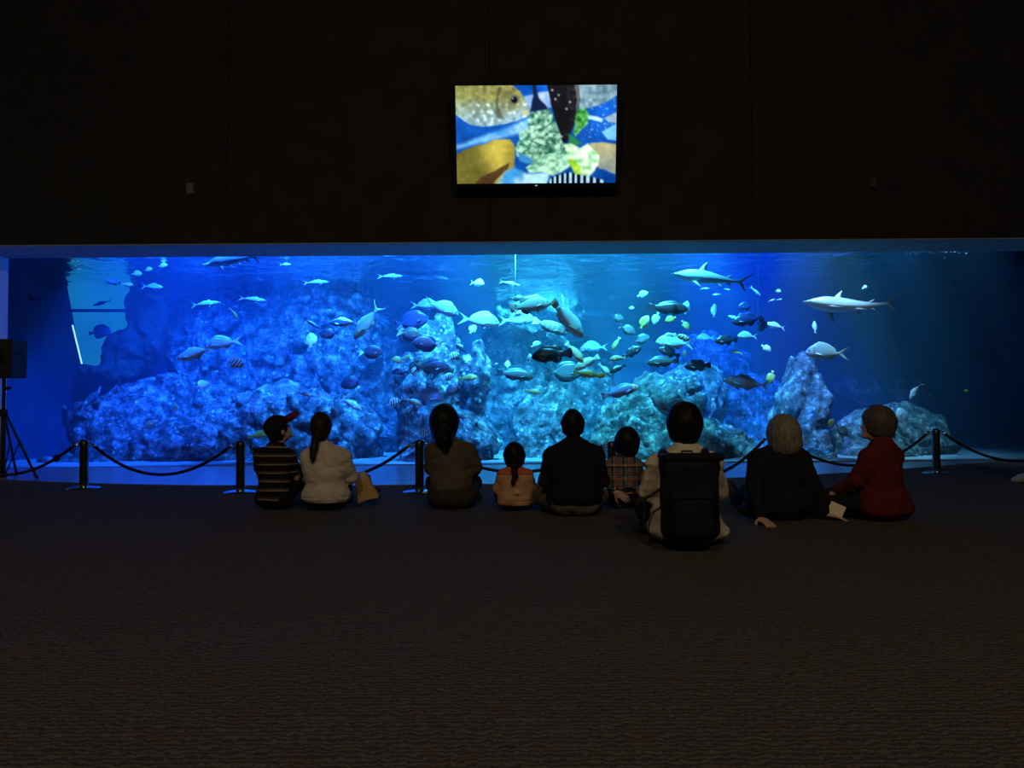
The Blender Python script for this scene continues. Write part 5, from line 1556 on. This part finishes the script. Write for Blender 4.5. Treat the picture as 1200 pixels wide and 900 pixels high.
def person(label, loc, yaw, S):
    """S: joints in metres, the person facing +Y; all nine sit on the carpet, one walks"""
    k = S.get('k', 1.0); hs = S.get('hs', 1.0)
    hc = V3(S['head'])
    Rh = (Matrix.Rotation(math.radians(S.get('hyaw', 0)), 3, 'Z') @ Matrix.Rotation(math.radians(S.get('hpitch', 0)), 3, 'X') @ Matrix.Rotation(math.radians(S.get('htilt', 0)), 3, 'Y'))
    Rn = np.array(Rh)

    def H(*p): return hc + Rn @ (np.array(p, float) * hs)
    sh, el, wr = [list(map(V3, S[q])) for q in ('sh', 'el', 'wr')]
    hip, kn, an, toe = [list(map(V3, S[q])) for q in ('hip', 'kn', 'an', 'toe')]
    tor = S['torso']                      # list of (centre, radii)
    neck = V3(S['neck'])
    pts = [hc + A(0, 0, .17 * hs), hc - A(0, 0, .17 * hs)] + sh + el + wr + hip + kn + an + toe + [V3(c) + V3(r) for c, r in tor] + [V3(c) - V3(r) for c, r in tor]
    lo = np.min(pts, 0) - .20; hi = np.max(pts, 0) + .20
    lo[2] = max(lo[2], -.02)
    h = S.get('h', .0085)
    sl_n = S.get('sleeve', 1.0)

    # ---- body, one continuous surface
    f = Field(lo, hi, h)
    for c, r in tor: f.ell(c, V3(r) - .016 * k, k=.05 * k)
    for q in (0, 1): f.cone(neck + A(0, 0, -.035 * k), sh[q], .052 * k, .040 * k, k=.05 * k)
    f.cone(neck - A(0, 0, .03 * k), H(0, -.02, -.06), .056 * k, .050 * hs, k=.03)
    f.ell(H(0, -.010, .022), A(.074, .094, .096) * hs, k=.02, R=Rh)
    f.ell(H(0, .026, -.045), A(.056, .066, .074) * hs, k=.03 * hs, R=Rh)
    f.ell(H(0, .074, -.094), A(.024, .020, .020) * hs, k=.02 * hs, R=Rh)
    f.ell(H(0, .072, .020), A(.052, .022, .014) * hs, k=.016 * hs, R=Rh)
    f.cone(H(0, .086, .004), H(0, .101, -.032), .007 * hs, .0115 * hs, k=.010 * hs)
    f.ell(H(0, .090, -.058), A(.021, .010, .006) * hs, k=.004, R=Rh); f.ell(H(0, .089, -.069), A(.018, .010, .006) * hs, k=.004, R=Rh)
    for s in (-1, 1):
        f.ell(H(s * .030, .086, .000), A(.016, .010, .010) * hs, k=0, R=Rh, op='sub')
        f.ell(H(s * .076, -.004, -.018), A(.009, .020, .031) * hs, k=.006, R=Rh)
    for i, s in ((0, -1), (1, 1)):
        f.cone(sh[i], el[i], .047 * k, .036 * k, k=.03 * k); f.cone(el[i], wr[i], .036 * k, .025 * k, k=.015 * k)
        dd = S.get('hd', [None, None])[i]; nn = S.get('hn', [None, None])[i]
        dd = (wr[i] - el[i]) if dd is None else V3(dd); nn = A(0, 0, 1) if nn is None else V3(nn)
        f.ell(wr[i], (.026 * k,) * 3, k=.01)
        hand(f, wr[i], dd, nn, S.get('hands', k), S.get('curl', .5), s)
        f.cone(hip[i], kn[i], .078 * k, .054 * k, k=.03 * k); f.cone(kn[i], an[i], .052 * k, .034 * k, k=.02 * k)
        f.cone(an[i], toe[i], .036 * k, .024 * k, k=.015)
    V, Q = f.mesh()
    body = np_obj('person', V, Q, m_skin)
    body.location = loc; body.rotation_euler = (0, 0, math.radians(yaw))
    tag(body, label, 'person')
    for s in (-1, 1):
        bm = bmesh.new(); bmesh.ops.create_uvsphere(bm, u_segments=10, v_segments=8, radius=.0105 * hs, matrix=Matrix.Translation(Vector(H(s * .030, .081, .0))))
        bm_obj('eye', bm, m_eyeb, body, True)

    # ---- trousers or skirt
    f = Field(lo, hi, .011)
    pc, pr = tor[0]
    f.ell(pc, V3(pr) + .004, k=.05)
    for i in (0, 1):
        f.cone(hip[i], kn[i], .096 * k * S.get('legw', 1), .068 * k * S.get('legw', 1), k=.04); 
        e = kn[i] * (1 - S.get('leglen', .92)) + an[i] * S.get('leglen', .92)
        f.cone(kn[i], e, .068 * k * S.get('legw', 1), .050 * k * S.get('legw', 1), k=.02)
    for c, r in S.get('skirt', []): f.ell(c, r, k=.06)
    wrinkle(f, .006, (16, 16, 22), 33)
    f.halfspace((0, 0, .006), (0, 0, -1))
    V, Q = f.mesh(); np_obj(S.get('tname', 'trousers'), V, Q, S['tmat'], body)
    # ---- shoes
    for i in (0, 1):
        f = Field(np.minimum(an[i], toe[i]) - .10, np.maximum(an[i], toe[i]) + .10, .008)
        d_ = toe[i] - an[i]
        f.cone(an[i] - d_ * .18 + A(0, 0, -.012), an[i] + d_ * .6, .046 * k, .044 * k, k=.02); f.cone(an[i] + d_ * .5, toe[i] + d_ * .06, .046 * k, .036 * k, k=.02)
        f.cone(an[i], an[i] + A(0, 0, .03 * k), .044 * k, .043 * k, k=.02)
        f.halfspace((0, 0, .002), (0, 0, -1))
        V, Q = f.mesh(); np_obj('shoe', V, Q, S.get('shmat', c_dshoe), body)
    # ---- top
    f = Field(lo, hi, S.get('hc', .009))
    g = S.get('puff', .006)
    for c, r in tor: f.ell(c, V3(r) + g, k=.05 * k)
    for q in (0, 1): f.cone(neck + A(0, 0, -.035 * k), sh[q], .066 * k + g, .052 * k + g, k=.06 * k)
    f.cone(neck - A(0, 0, .05 * k), neck + A(0, .004, .012 * k), .088 * k, .064 * k, k=.05 * k)
    aw = S.get('armw', 1.0)
    for i in (0, 1):
        if sl_n >= 1:
            f.cone(sh[i], el[i], .066 * k * aw, .056 * k * aw, k=.04 * k); e = el[i] * .08 + wr[i] * .92
            f.cone(el[i], e, .056 * k * aw, .042 * k * aw, k=.02 * k)
        else:
            e = sh[i] * (1 - sl_n) + el[i] * sl_n; f.cone(sh[i], e, .066 * k * aw, .066 * k * aw, k=.04 * k)
    for c, r in S.get('hem', []): f.ell(c, r, k=.05)
    wrinkle(f, S.get('wr_amp', .010), S.get('wr_f', (7, 7, 11)), S.get('seed', 1))
    f.cone(neck + A(0, .01, .03), neck + A(0, .02, .14), .052 * k, .06 * k, k=0, op='sub')
    hz = S.get('hemz', .10); hn_ = S.get('hemn', (0, 0, -1))
    f.halfspace((0, 0, hz), hn_)
    for i in (0, 1):
        if sl_n < 1:
            pass
    shirt_field = f.f.copy()
    V, Q = f.mesh(); top = np_obj(S.get('topname', 'shirt'), V, Q, S['smat'], body)
    if S.get('yoke'):
        f2 = Field(lo, hi, .009); f2.f = shirt_field - .006
        z0 = S['yoke']; f2.halfspace((0, 0, z0), (0, 0, -1))
        V, Q = f2.mesh(); tag(np_obj('shoulder_yoke', V, Q, c_orange, body), 'orange shoulder yoke')
    if S.get('hemband'):
        f2 = Field(lo, hi, .009); f2.f = shirt_field - .007
        f2.halfspace((0, 0, S['hemband']), (0, 0, 1)); V, Q = f2.mesh(); np_obj('hem_band', V, Q, S['smat'], body)
    # ---- collar
    pr_ = []
    for q in range(19):
        a = 2 * PI * q / 18
        pr_.append(neck + A(.061 * k * math.cos(a), .010 + .060 * k * math.sin(a), .020 * k - .014 * k * math.sin(a)))
    tube('collar', pr_, .010 * k, S.get('cmat', S['smat']), body, 8)
    # ---- hair
    hr = S['hair']; vol = hr.get('vol', .016)
    lo2 = hc - .30 * hs; hi2 = hc + .28 * hs; lo2[2] -= hr.get('drop', 0)
    f = Field(lo2, hi2, .0065)
    f.ell(H(0, -.014, .026), (A(.076, .096, .098) + vol) * hs, k=.01, R=Rh)
    f.ell(H(0, -.045, -.03), (A(.060, .058, .075) + vol * .8) * hs, k=.03 * hs, R=Rh)
    f.cone(H(0, -.055, -.05), H(0, -.050, -.115), (.046 + vol * .4) * hs, .040 * hs, k=.03 * hs)
    if hr.get('sides'):
        for s in (-1, 1): f.cone(H(s * .068, -.02, .02), H(s * .066, -.01, -hr['sides']), (.022 + vol * .5) * hs, (.016 + vol * .3) * hs, k=.03 * hs)
    for c, r in hr.get('blobs', []): f.ell(H(*c), A(*r) * hs, k=.03 * hs, R=Rh)
    f.ell(H(0, .118 + vol * .55, -.048), A(.066 + vol * .25, .080 + vol * .35, .108) * hs, k=0, R=Rh, op='sub')
    for ch in hr.get('chains', []):
        for (p0, r0), (p1, r1) in zip(ch[:-1], ch[1:]): f.cone(p0, p1, r0, r1, k=.012)
    bd = np.abs(f.f) < .03
    X, Y, Z = f.grid(tuple(slice(0, int(x)) for x in f.n)); P = np.stack([X[bd], Y[bd], Z[bd]], -1)
    f.f[bd] += (.0055 * fbm(P * np.array([42, 42, 9]), 3, 7)).astype(np.float32)
    V, Q = f.mesh(); np_obj('hair', V, Q, hr['mat'], body)
    return body, H, Rh


def spot_on(px, py, push=0.13):
    g = ground(px, py); g.y += push; g.x = (px - 600) / F * g.y * 1.0 + 0.0
    # keep the column under that pixel at seat height
    a = at(px, py - 20, g.y)
    return Vector((a.x, g.y, 0))


def seat(k, headtop, shz, shw, hx=0.0, hy=.03, torw=.165, spread=.26, knee=.14, lean=0.0, hs=1.0, **kw):
    """default joints for somebody sitting on the floor, legs crossed or drawn up"""
    hz = headtop - .122 * hs
    S = dict(k=k, hs=hs, head=(hx, hy, hz), neck=(hx * .55, -.01 + lean, shz + .055 * k),
             sh=[(-shw, -.005 + lean, shz - .035 * k), (shw, -.005 + lean, shz - .035 * k)],
             el=[(-shw - .055 * k, .06, shz * .52), (shw + .055 * k, .06, shz * .52)],
             wr=[(-.10, .27 * k, shz * .36), (.10, .27 * k, shz * .36)],
             hip=[(-.09 * k, .01, .10 * k), (.09 * k, .01, .10 * k)],
             kn=[(-spread, .27 * k, knee), (spread, .27 * k, knee)],
             an=[(.10 * k, .36 * k, .06), (-.10 * k, .34 * k, .06)],
             toe=[(.22 * k, .40 * k, .05), (-.22 * k, .40 * k, .05)],
             torso=[((0, 0, .125 * k), (torw * 1.06, .135 * k, .125 * k)), ((0, -.005, .27 * k), (torw * .93, .112 * k, .15 * k)), ((hx * .3, -.005 + lean * .7, shz * .78), (torw * .99, .112 * k, .165 * k))])
    S.update(kw)
    return S


# striped boy in a cap
P = spot_on(321.5, 599)
S = seat(.92, .815, .505, .135, hx=.03, torw=.150, spread=.15, knee=.30, hs=.98, hyaw=-46, hpitch=27, smat=m_str, tmat=c_trou, topname='striped_shirt', hemz=.075, sleeve=.62, seed=3,
         hair=dict(mat=h_black, vol=.010), an=[(-.10, .46, .06), (.10, .46, .06)], toe=[(-.11, .62, .04), (.11, .62, .04)], el=[(-.178, .10, .28), (.160, .12, .28)], wr=[(-.12, .32, .30), (.10, .32, .30)], cmat=c_greyol)
pb_, H, Rh = person('person in a black cap with red brim and striped black shirt, looking right', P, -8, S)
hc = S['head']
f = Field(V3(hc) - .25, V3(hc) + .25, .006)
f.ell(H(0, -.012, .050), A(.096, .116, .092) * .98, k=.01, R=Rh)
f.halfspace(H(0, 0, .028), -np.array(Rh) @ A(0, -.25, 1))
V, Q = f.mesh()
V_cap = np_obj('cap', V, Q, c_cap, pb_)
vs_, fs_ = [], []
for q in range(13):
    a = math.radians(-62 + 124 * q / 12)
    for (r_, dz) in ((.080, .036), (.130, .046), (.195, .050)):
        for th in (.009, -.009):
            vs_.append(H(r_ * .86 * math.sin(a), .018 + r_ * math.cos(a), .010 + dz - .30 * abs(math.sin(a)) * .06 + th + .012 * (r_ - .08) / .1))
for q in range(12):
    for c_ in range(2):
        b0 = q * 6 + c_ * 2; b1 = b0 + 6
        fs_.append((b0, b1, b1 + 2, b0 + 2)); fs_.append((b0 + 1, b0 + 3, b1 + 3, b1 + 1))
    fs_.append((q * 6 + 4, q * 6 + 10, q * 6 + 11, q * 6 + 5)); fs_.append((q * 6, q * 6 + 1, q * 6 + 7, q * 6 + 6))
for q in (0, 12):
    for c_ in range(2): fs_.append((q * 6 + c_ * 2, q * 6 + c_ * 2 + 2, q * 6 + c_ * 2 + 3, q * 6 + c_ * 2 + 1))
tag(mesh_obj('cap_brim', vs_, fs_, c_brim, V_cap), 'red cap brim')

# ponytailed woman in a beige sweater
P = spot_on(382, 600)
hx = -.045
S = seat(1.0, .833, .49, .155, hx=hx, torw=.175, spread=.14, knee=.34, hs=.98, smat=c_beige, tmat=c_trou, topname='sweater', hemz=.078, hemband=.115, armw=1.12, puff=.014, seed=11, wr_amp=.014,
         hem=[((0, -.01, .145), (.212, .152, .085))], an=[(-.10, .52, .06), (.10, .52, .06)], toe=[(-.11, .70, .04), (.11, .70, .04)],
         el=[(-.165, .14, .27), (.205, .06, .27)], wr=[(-.11, .36, .30), (.11, .36, .30)],
         hair=dict(mat=h_brown, vol=.020, drop=.12, chains=[[((hx - .01, -.085, .66), .030), ((hx - .025, -.115, .615), .033), ((hx - .035, -.135, .54), .032), ((hx - .04, -.150, .47), .024), ((hx - .045, -.155, .42), .006)]]))
pb_, H, Rh = person('person with a long dark ponytail in a beige sweater, sitting close beside the capped one', P, 4, S)
rg = [(hx - .012 + .030 * math.cos(a), -.092 + .014 * math.sin(a), .648 + .022 * math.sin(a)) for a in [2 * PI * i / 12 for i in range(13)]]
tube('hair_tie', rg, .007, c_blk, pb_, 6)

# long haired woman in olive
P = spot_on(529, 598)
hx = -.062
S = seat(1.0, .862, .535, .150, hx=hx, torw=.170, spread=.19, knee=.20, hs=1.0, smat=c_olive, tmat=c_skirt, tname='skirt', topname='blouse', hemz=.16, sleeve=.78, armw=1.18, puff=.010, seed=21,
         el=[(-.185, .06, .32), (.215, .05, .32)], wr=[(-.10, .30, .26), (.12, .30, .24)], skirt=[((0, .03, .11), (.215, .19, .125)), ((.03, .16, .12), (.20, .22, .12))],
         hem=[((0, -.005, .24), (.19, .135, .12))],
         hair=dict(mat=h_black, vol=.056, sides=.085, drop=.12, blobs=[((.0, -.045, -.09), (.096, .066, .085))], chains=[[((hx, -.080, .66), .090), ((hx + .012, -.100, .59), .074), ((hx + .022, -.115, .52), .034), ((hx + .03, -.118, .485), .010)]]))
person('person with long dark hair in a dark olive blouse, sitting by the third rope post', P, 0, S)

# small child in an orange jacket
P = spot_on(604, 600, .10)
S = seat(.66, .560, .315, .100, hx=-.006, hy=.02, torw=.128, spread=.14, knee=.13, hs=.88, smat=c_tan, tmat=c_navy, topname='jacket', hemz=.055, hemband=.085, armw=1.35, puff=.012, yoke=.305, seed=31,
         hem=[((0, -.01, .11), (.150, .115, .07))], el=[(-.150, .03, .18), (.150, .03, .18)], wr=[(-.10, .16, .11), (.10, .16, .11)],
         hair=dict(mat=h_black, vol=.028, drop=.10, sides=.05, chains=[[((-.006, -.072, .385), .030), ((-.012, -.105, .345), .024), ((-.004, -.122, .30), .022), ((-.022, -.130, .255), .018), ((-.030, -.132, .225), .005)]]))
pb_, H, Rh = person('small child with a dark braid in a tan jacket with orange shoulders', P, 2, S)
ft = []
for a_ in range(6):
    an_ = a_ * PI / 3
    ft.append(((.012 + .016 * math.cos(an_), -.148, .175 + .016 * math.sin(an_))))
bm = bmesh.new()
for p_ in ft + [(.012, -.150, .175)]:
    bmesh.ops.create_icosphere(bm, subdivisions=2, radius=.0075, matrix=Matrix.Translation(p_) @ Matrix.Diagonal((1, .5, 1, 1)))
tag(bm_obj('flower_patch', bm, c_flower, pb_, True), 'pale flower patch on the jacket back')

# man in black, cross legged
P = spot_on(673, 607)
S = seat(1.06, .850, .52, .180, hx=-.005, torw=.195, spread=.235, knee=.125, hs=.99, smat=c_blk, tmat=c_greyol, topname='t_shirt', hemz=.105, sleeve=1.0, armw=1.0, puff=.018, hem=[((0, -.01, .17), (.215, .158, .10))], seed=41, legw=1.1,
         el=[(-.235, .03, .28), (.235, .03, .28)], wr=[(-.16, .27, .20), (.16, .27, .20)], hair=dict(mat=h_black, vol=.012, sides=.05))
person('broad person in a black top and grey olive trousers, sitting cross legged in the middle', P, 0, S)

# child in plaid
P = spot_on(731, 598, .16)
S = seat(.76, .668, .405, .108, hx=.035, hy=.02, torw=.128, spread=.13, knee=.16, hs=.94, smat=m_plaid, tmat=c_trou, topname='plaid_shirt', hemz=.13, hemband=None, armw=1.1, seed=51, h=.006,
         el=[(-.165, -.03, .235), (.165, .06, .24)], wr=[(-.085, -.135, .150), (.08, .22, .20)], hd=[(.8, -.15, -.45), None], hn=[(-.2, -1, .1), None], hands=.82,
         an=[(-.05, .02, .05), (.12, -.16, .05)], kn=[(-.09, .26, .06), (.13, .24, .06)], toe=[(-.05, -.06, .03), (.12, -.22, .035)],
         torso=[((0, 0, .145), (.135, .115, .11)), ((0, -.005, .24), (.122, .092, .12)), ((.01, -.004, .335), (.126, .092, .125))],
         hair=dict(mat=h_black, vol=.042, sides=.06))
person('child in a plaid shirt kneeling between the person in black and the backpack wearer', P, -4, S)

# backpack wearer
P = spot_on(803, 641)
S = seat(1.02, .868, .535, .165, hx=.010, torw=.180, spread=.20, knee=.17, hs=1.0, smat=c_shirt, tmat=c_trou, topname='shirt', hemz=.018, puff=.016, armw=1.22, seed=61, wr_amp=.016, hc=.008,
         hem=[((0, -.005, .17), (.225, .165, .15)), ((.02, -.01, .085), (.268, .185, .085))], el=[(-.232, .02, .33), (.225, .05, .32)], wr=[(-.12, .28, .26), (.12, .28, .26)],
         hair=dict(mat=h_black, vol=.038, sides=.06))
pb_, H, Rh = person('person with thick black hair in a beige shirt wearing a black backpack, nearest to us', P, 0, S)

# the backpack
m_pack = cloth('backpack_nylon', (.010, .010, .011), rough=.75)
m_pack2 = cloth('backpack_webbing', (.018, .018, .019), rough=.6)
m_print = cloth('grey_print', (.035, .035, .036))
bp0 = Vector((P.x - .035, P.y - .285, .068))
pk = empty('backpack', bp0, math.radians(-3)); tag(pk, 'large black backpack on the back of the beige shirt wearer', 'backpack')
f = Field((-.25, -.16, -.05), (.25, .16, .58), .008)
f.box((0, 0, .25), (.175, .085, .250), .065)
f.box((0, .0, .46), (.178, .080, .055), .03, k=.02)
f.box((0, -.075, .16), (.140, .045, .130), .035, k=.012)
wrinkle(f, .006, (9, 9, 7), 71)
V, Q = f.mesh(); np_obj('main_compartment', V, Q, m_pack, pk)
f = Field((-.22, -.18, .0), (.22, .05, .34), .007)
f.box((0, -.108, .155), (.122, .028, .115), .022); wrinkle(f, .004, (12, 12, 10), 72)
V, Q = f.mesh(); np_obj('front_pocket', V, Q, m_pack, pk)
f = Field((-.24, -.14, .38), (.26, .16, .60), .007)
f.box((.01, -.005, .500), (.186, .092, .020), .018); f.box((.175, -.0, .50), (.022, .06, .018), .012, k=.02)
V, Q = f.mesh(); np_obj('top_flap', V, Q, m_pack, pk)
for s in (-1, 1):
    tube('shoulder_strap', [(s * .105, .070, .46), (s * .122, .110, .500), (s * .130, .18, .516), (s * .136, .27, .46), (s * .135, .33, .34)], [.024, .028, .028, .026, .022], m_pack2, pk, 10)
tube('side_strap', [(-.172, .03, .30), (-.255, .075, .24), (-.262, .085, .14), (-.270, .06, .05)], .0095, m_pack2, pk, 8)
tube('grab_handle', [(-.035, .06, .505), (-.03, .07, .53), (.03, .07, .53), (.035, .06, .505)], .007, m_pack2, pk, 8)
tube('zip', [(-.115, -.136, .265), (0, -.14, .272), (.115, -.136, .265)], .004, m_pack2, pk, 6)

# white haired person, leaning back on both hands
P = spot_on(914, 612, .16)
S = seat(1.02, .765, .50, .165, hx=.030, hy=-.02, torw=.185, spread=.12, knee=.20, hs=1.03, smat=c_blk, tmat=c_trou, topname='coat', hemz=.012, puff=.016, armw=1.15, seed=81, h=.0052, htilt=-7, hpitch=10,
         el=[(-.235, -.11, .27), (.235, -.06, .26)], wr=[(-.235, -.255, .045), (.315, -.060, .045)], hd=[(.25, -.95, -.22), (.93, -.35, -.20)], hn=[(0, -.25, 1), (0.2, 0, 1)], curl=.32, hands=1.0,
         hem=[((0, -.01, .12), (.255, .17, .125)), ((-.03, .06, .07), (.285, .15, .075))],
         kn=[(-.11, .46, .16), (.11, .46, .16)], an=[(-.10, .82, .06), (.10, .82, .06)], toe=[(-.13, .90, .18), (.13, .90, .18)],
         hair=dict(mat=h_blond, vol=.050, sides=.095, blobs=[((0, -.05, -.055), (.118, .095, .085))]))
P8 = P
person('person with pale bobbed hair and a black coat, leaning back on spread hands', P, 0, S)

# card under the right hand
c0 = Vector((P.x + .400, P.y - .075, .070))
M_ = Matrix.Translation(c0) @ Matrix.Rotation(math.radians(-10), 4, 'Z') @ Matrix.Rotation(math.radians(-28), 4, 'X') @ Matrix.Rotation(math.radians(27), 4, 'Y')
bm = bmesh.new(); bm_box(bm, (-.056, -.001, -.048), (.056, .001, .062), .0006, 1)
bmesh.ops.transform(bm, matrix=M_.to_3x3().to_4x4(), verts=bm.verts)
m_card = simple('cream_card', (.80, .68, .46), rough=.7, noise=.04, scale=12)
o = bm_obj('card', bm, m_card); o.location = c0; tag(o, 'cream paper card held up by the hand of the pale haired person', 'card')

# red shirt, looking left
P = spot_on(1034, 612, .14)
S = seat(1.04, .845, .515, .165, hx=-.005, torw=.190, spread=.20, knee=.15, hs=1.02, smat=c_red, tmat=c_trou, topname='shirt', hemz=.030, puff=.016, armw=1.12, seed=91, wr_amp=.013, hyaw=38, hpitch=8,
         hem=[((.02, -.01, .15), (.235, .165, .14)), ((.03, -.02, .08), (.250, .165, .08))],
         el=[(-.235, .07, .31), (.235, .05, .28)], wr=[(-.235, .22, .215), (.10, .28, .20)], kn=[(-.225, .30, .16), (.24, .26, .12)], an=[(-.15, .42, .05), (-.02, .36, .06)], toe=[(-.24, .50, .05), (-.14, .42, .05)],
         hair=dict(mat=h_grey, vol=.032, sides=.05, blobs=[((0, -.065, .01), (.075, .065, .080))]))
person('person with grey brown hair in a dark red shirt, face turned left', P, 34, S)

# walker at the right edge: only a shoe and trouser hem enter the picture
g = ground(1190, 567)
P = Vector((g.x + .41, g.y + .02, 0))
S = dict(k=1.0, hs=1.0, head=(0, .03, 1.555), neck=(0, .0, 1.40), sh=[(-.17, 0, 1.34), (.17, 0, 1.34)], el=[(-.21, -.06, 1.08), (.21, -.06, 1.08)], wr=[(-.20, -.06, .85), (.20, -.02, .85)],
         hip=[(-.09, 0, .88), (.09, 0, .88)], kn=[(-.09, .06, .48), (.09, .14, .48)], an=[(-.09, -.20, .10), (.09, .17, .075)], toe=[(-.09, -.06, .035), (.09, .335, .035)],
         torso=[((0, 0, .90), (.165, .12, .12)), ((0, 0, 1.06), (.15, .105, .15)), ((0, 0, 1.24), (.17, .115, .16))], smat=c_blk, tmat=c_jean, topname='jacket', hemz=.84, leglen=.98, shmat=c_shoe,
         hd=[(0, 0.1, -1), (0, .1, -1)], hn=[(-1, 0, 0), (1, 0, 0)], hair=dict(mat=h_black, vol=.014, sides=.05), h=.011, hc=.011)
person('person walking in at the right edge, pale shoe and jeans hem in view', P, 90, S)

# tan bag beside the beige sweater
bx = at(430, 570, 6.98)
bg = empty('shoulder_bag', (bx.x, bx.y, 0.0)); tag(bg, 'tan cloth bag with a grey top beside the beige sweater', 'bag')
m_tan = cloth('tan_canvas', (.52, .33, .14)); m_gtop = cloth('grey_lining', (.42, .38, .32)); m_bdark = cloth('dark_piping', (.03, .03, .035))
Rb = Matrix.Rotation(math.radians(17), 3, 'Y')


def taper(z0, z1, w0, w1, d0, d1, mat, name, n=20, zb=0):
    Vv_, Ff = [], []
    NZ = 10
    for i in range(NZ + 1):
        t = i / NZ; w = w0 + (w1 - w0) * t; d = d0 + (d1 - d0) * t
        for q in range(n):
            a = 2 * PI * q / n
            x = w * (abs(math.cos(a)) ** .6) * (1 if math.cos(a) >= 0 else -1); y = d * (abs(math.sin(a)) ** .6) * (1 if math.sin(a) >= 0 else -1)
            p = Vector((x, y, z0 + (z1 - z0) * t + .006 * math.sin(3 * a + t * 5)))
            Vv_.append(Rb.inverted() @ p)
    for i in range(NZ):
        for q in range(n):
            Ff.append((i * n + q, i * n + (q + 1) % n, (i + 1) * n + (q + 1) % n, (i + 1) * n + q))
    Ff.append(tuple(range(n - 1, -1, -1))); Ff.append(tuple(range(NZ * n, NZ * n + n)))
    zmin = min(v.z for v in Vv_)
    return Vv_, Ff


Vb, Fb = taper(.045, .255, .105, .062, .06, .045, m_tan, 'body')
dz = .012 - min(v.z for v in Vb)
Vb = [v + Vector((0.03, 0, dz)) for v in Vb]
mesh_obj('bag_body', Vb, Fb, m_tan, bg)
tp_ = sum((v for v in Vb[-20:]), Vector()) / 20
f = Field(np.array(tp_) - .14, np.array(tp_) + .14, .006)
f.ell(np.array(tp_) + A(-.004, 0, .016), (.058, .044, .052), k=0); wrinkle(f, .004, (18, 18, 18), 5)
V, Q = f.mesh(); np_obj('bag_top', V, Q, m_gtop, bg)
lowr = [Vb[q] for q in range(20)] + [Vb[0]]
tube('bottom_piping', lowr, .006, m_bdark, bg, 6)
tube('strap', [tp_ + Vector((.035, .03, .03)), tp_ + Vector((.060, .05, .02)), tp_ + Vector((.075, .06, -.06)), Vb[0] * .3 + Vb[10] * .0 + (Vb[0]) * .7 + Vector((.0, .03, .05))], .009, m_bdark, bg, 8)
# ================================================================ CAMERA
cd = bpy.data.cameras.new('camera'); cam = bpy.data.objects.new('camera', cd); COL.objects.link(cam)
cam.matrix_world = CAM_M
cd.sensor_fit = 'HORIZONTAL'; cd.sensor_width = 36.0; cd.lens = 36.0 * F / 1200.0; cd.clip_end = 200
SC.camera = cam
SC.view_settings.view_transform = 'Standard'; SC.view_settings.look = 'None'
SC.view_settings.gamma = 1.0; SC.view_settings.exposure = 0.0; SC.view_settings.use_curve_mapping = False
SC.cycles.use_denoising = True
SC.cycles.max_bounces = 8; SC.cycles.transparent_max_bounces = 24; SC.cycles.volume_bounces = 0
SC.cycles.sample_clamp_indirect = 4.0
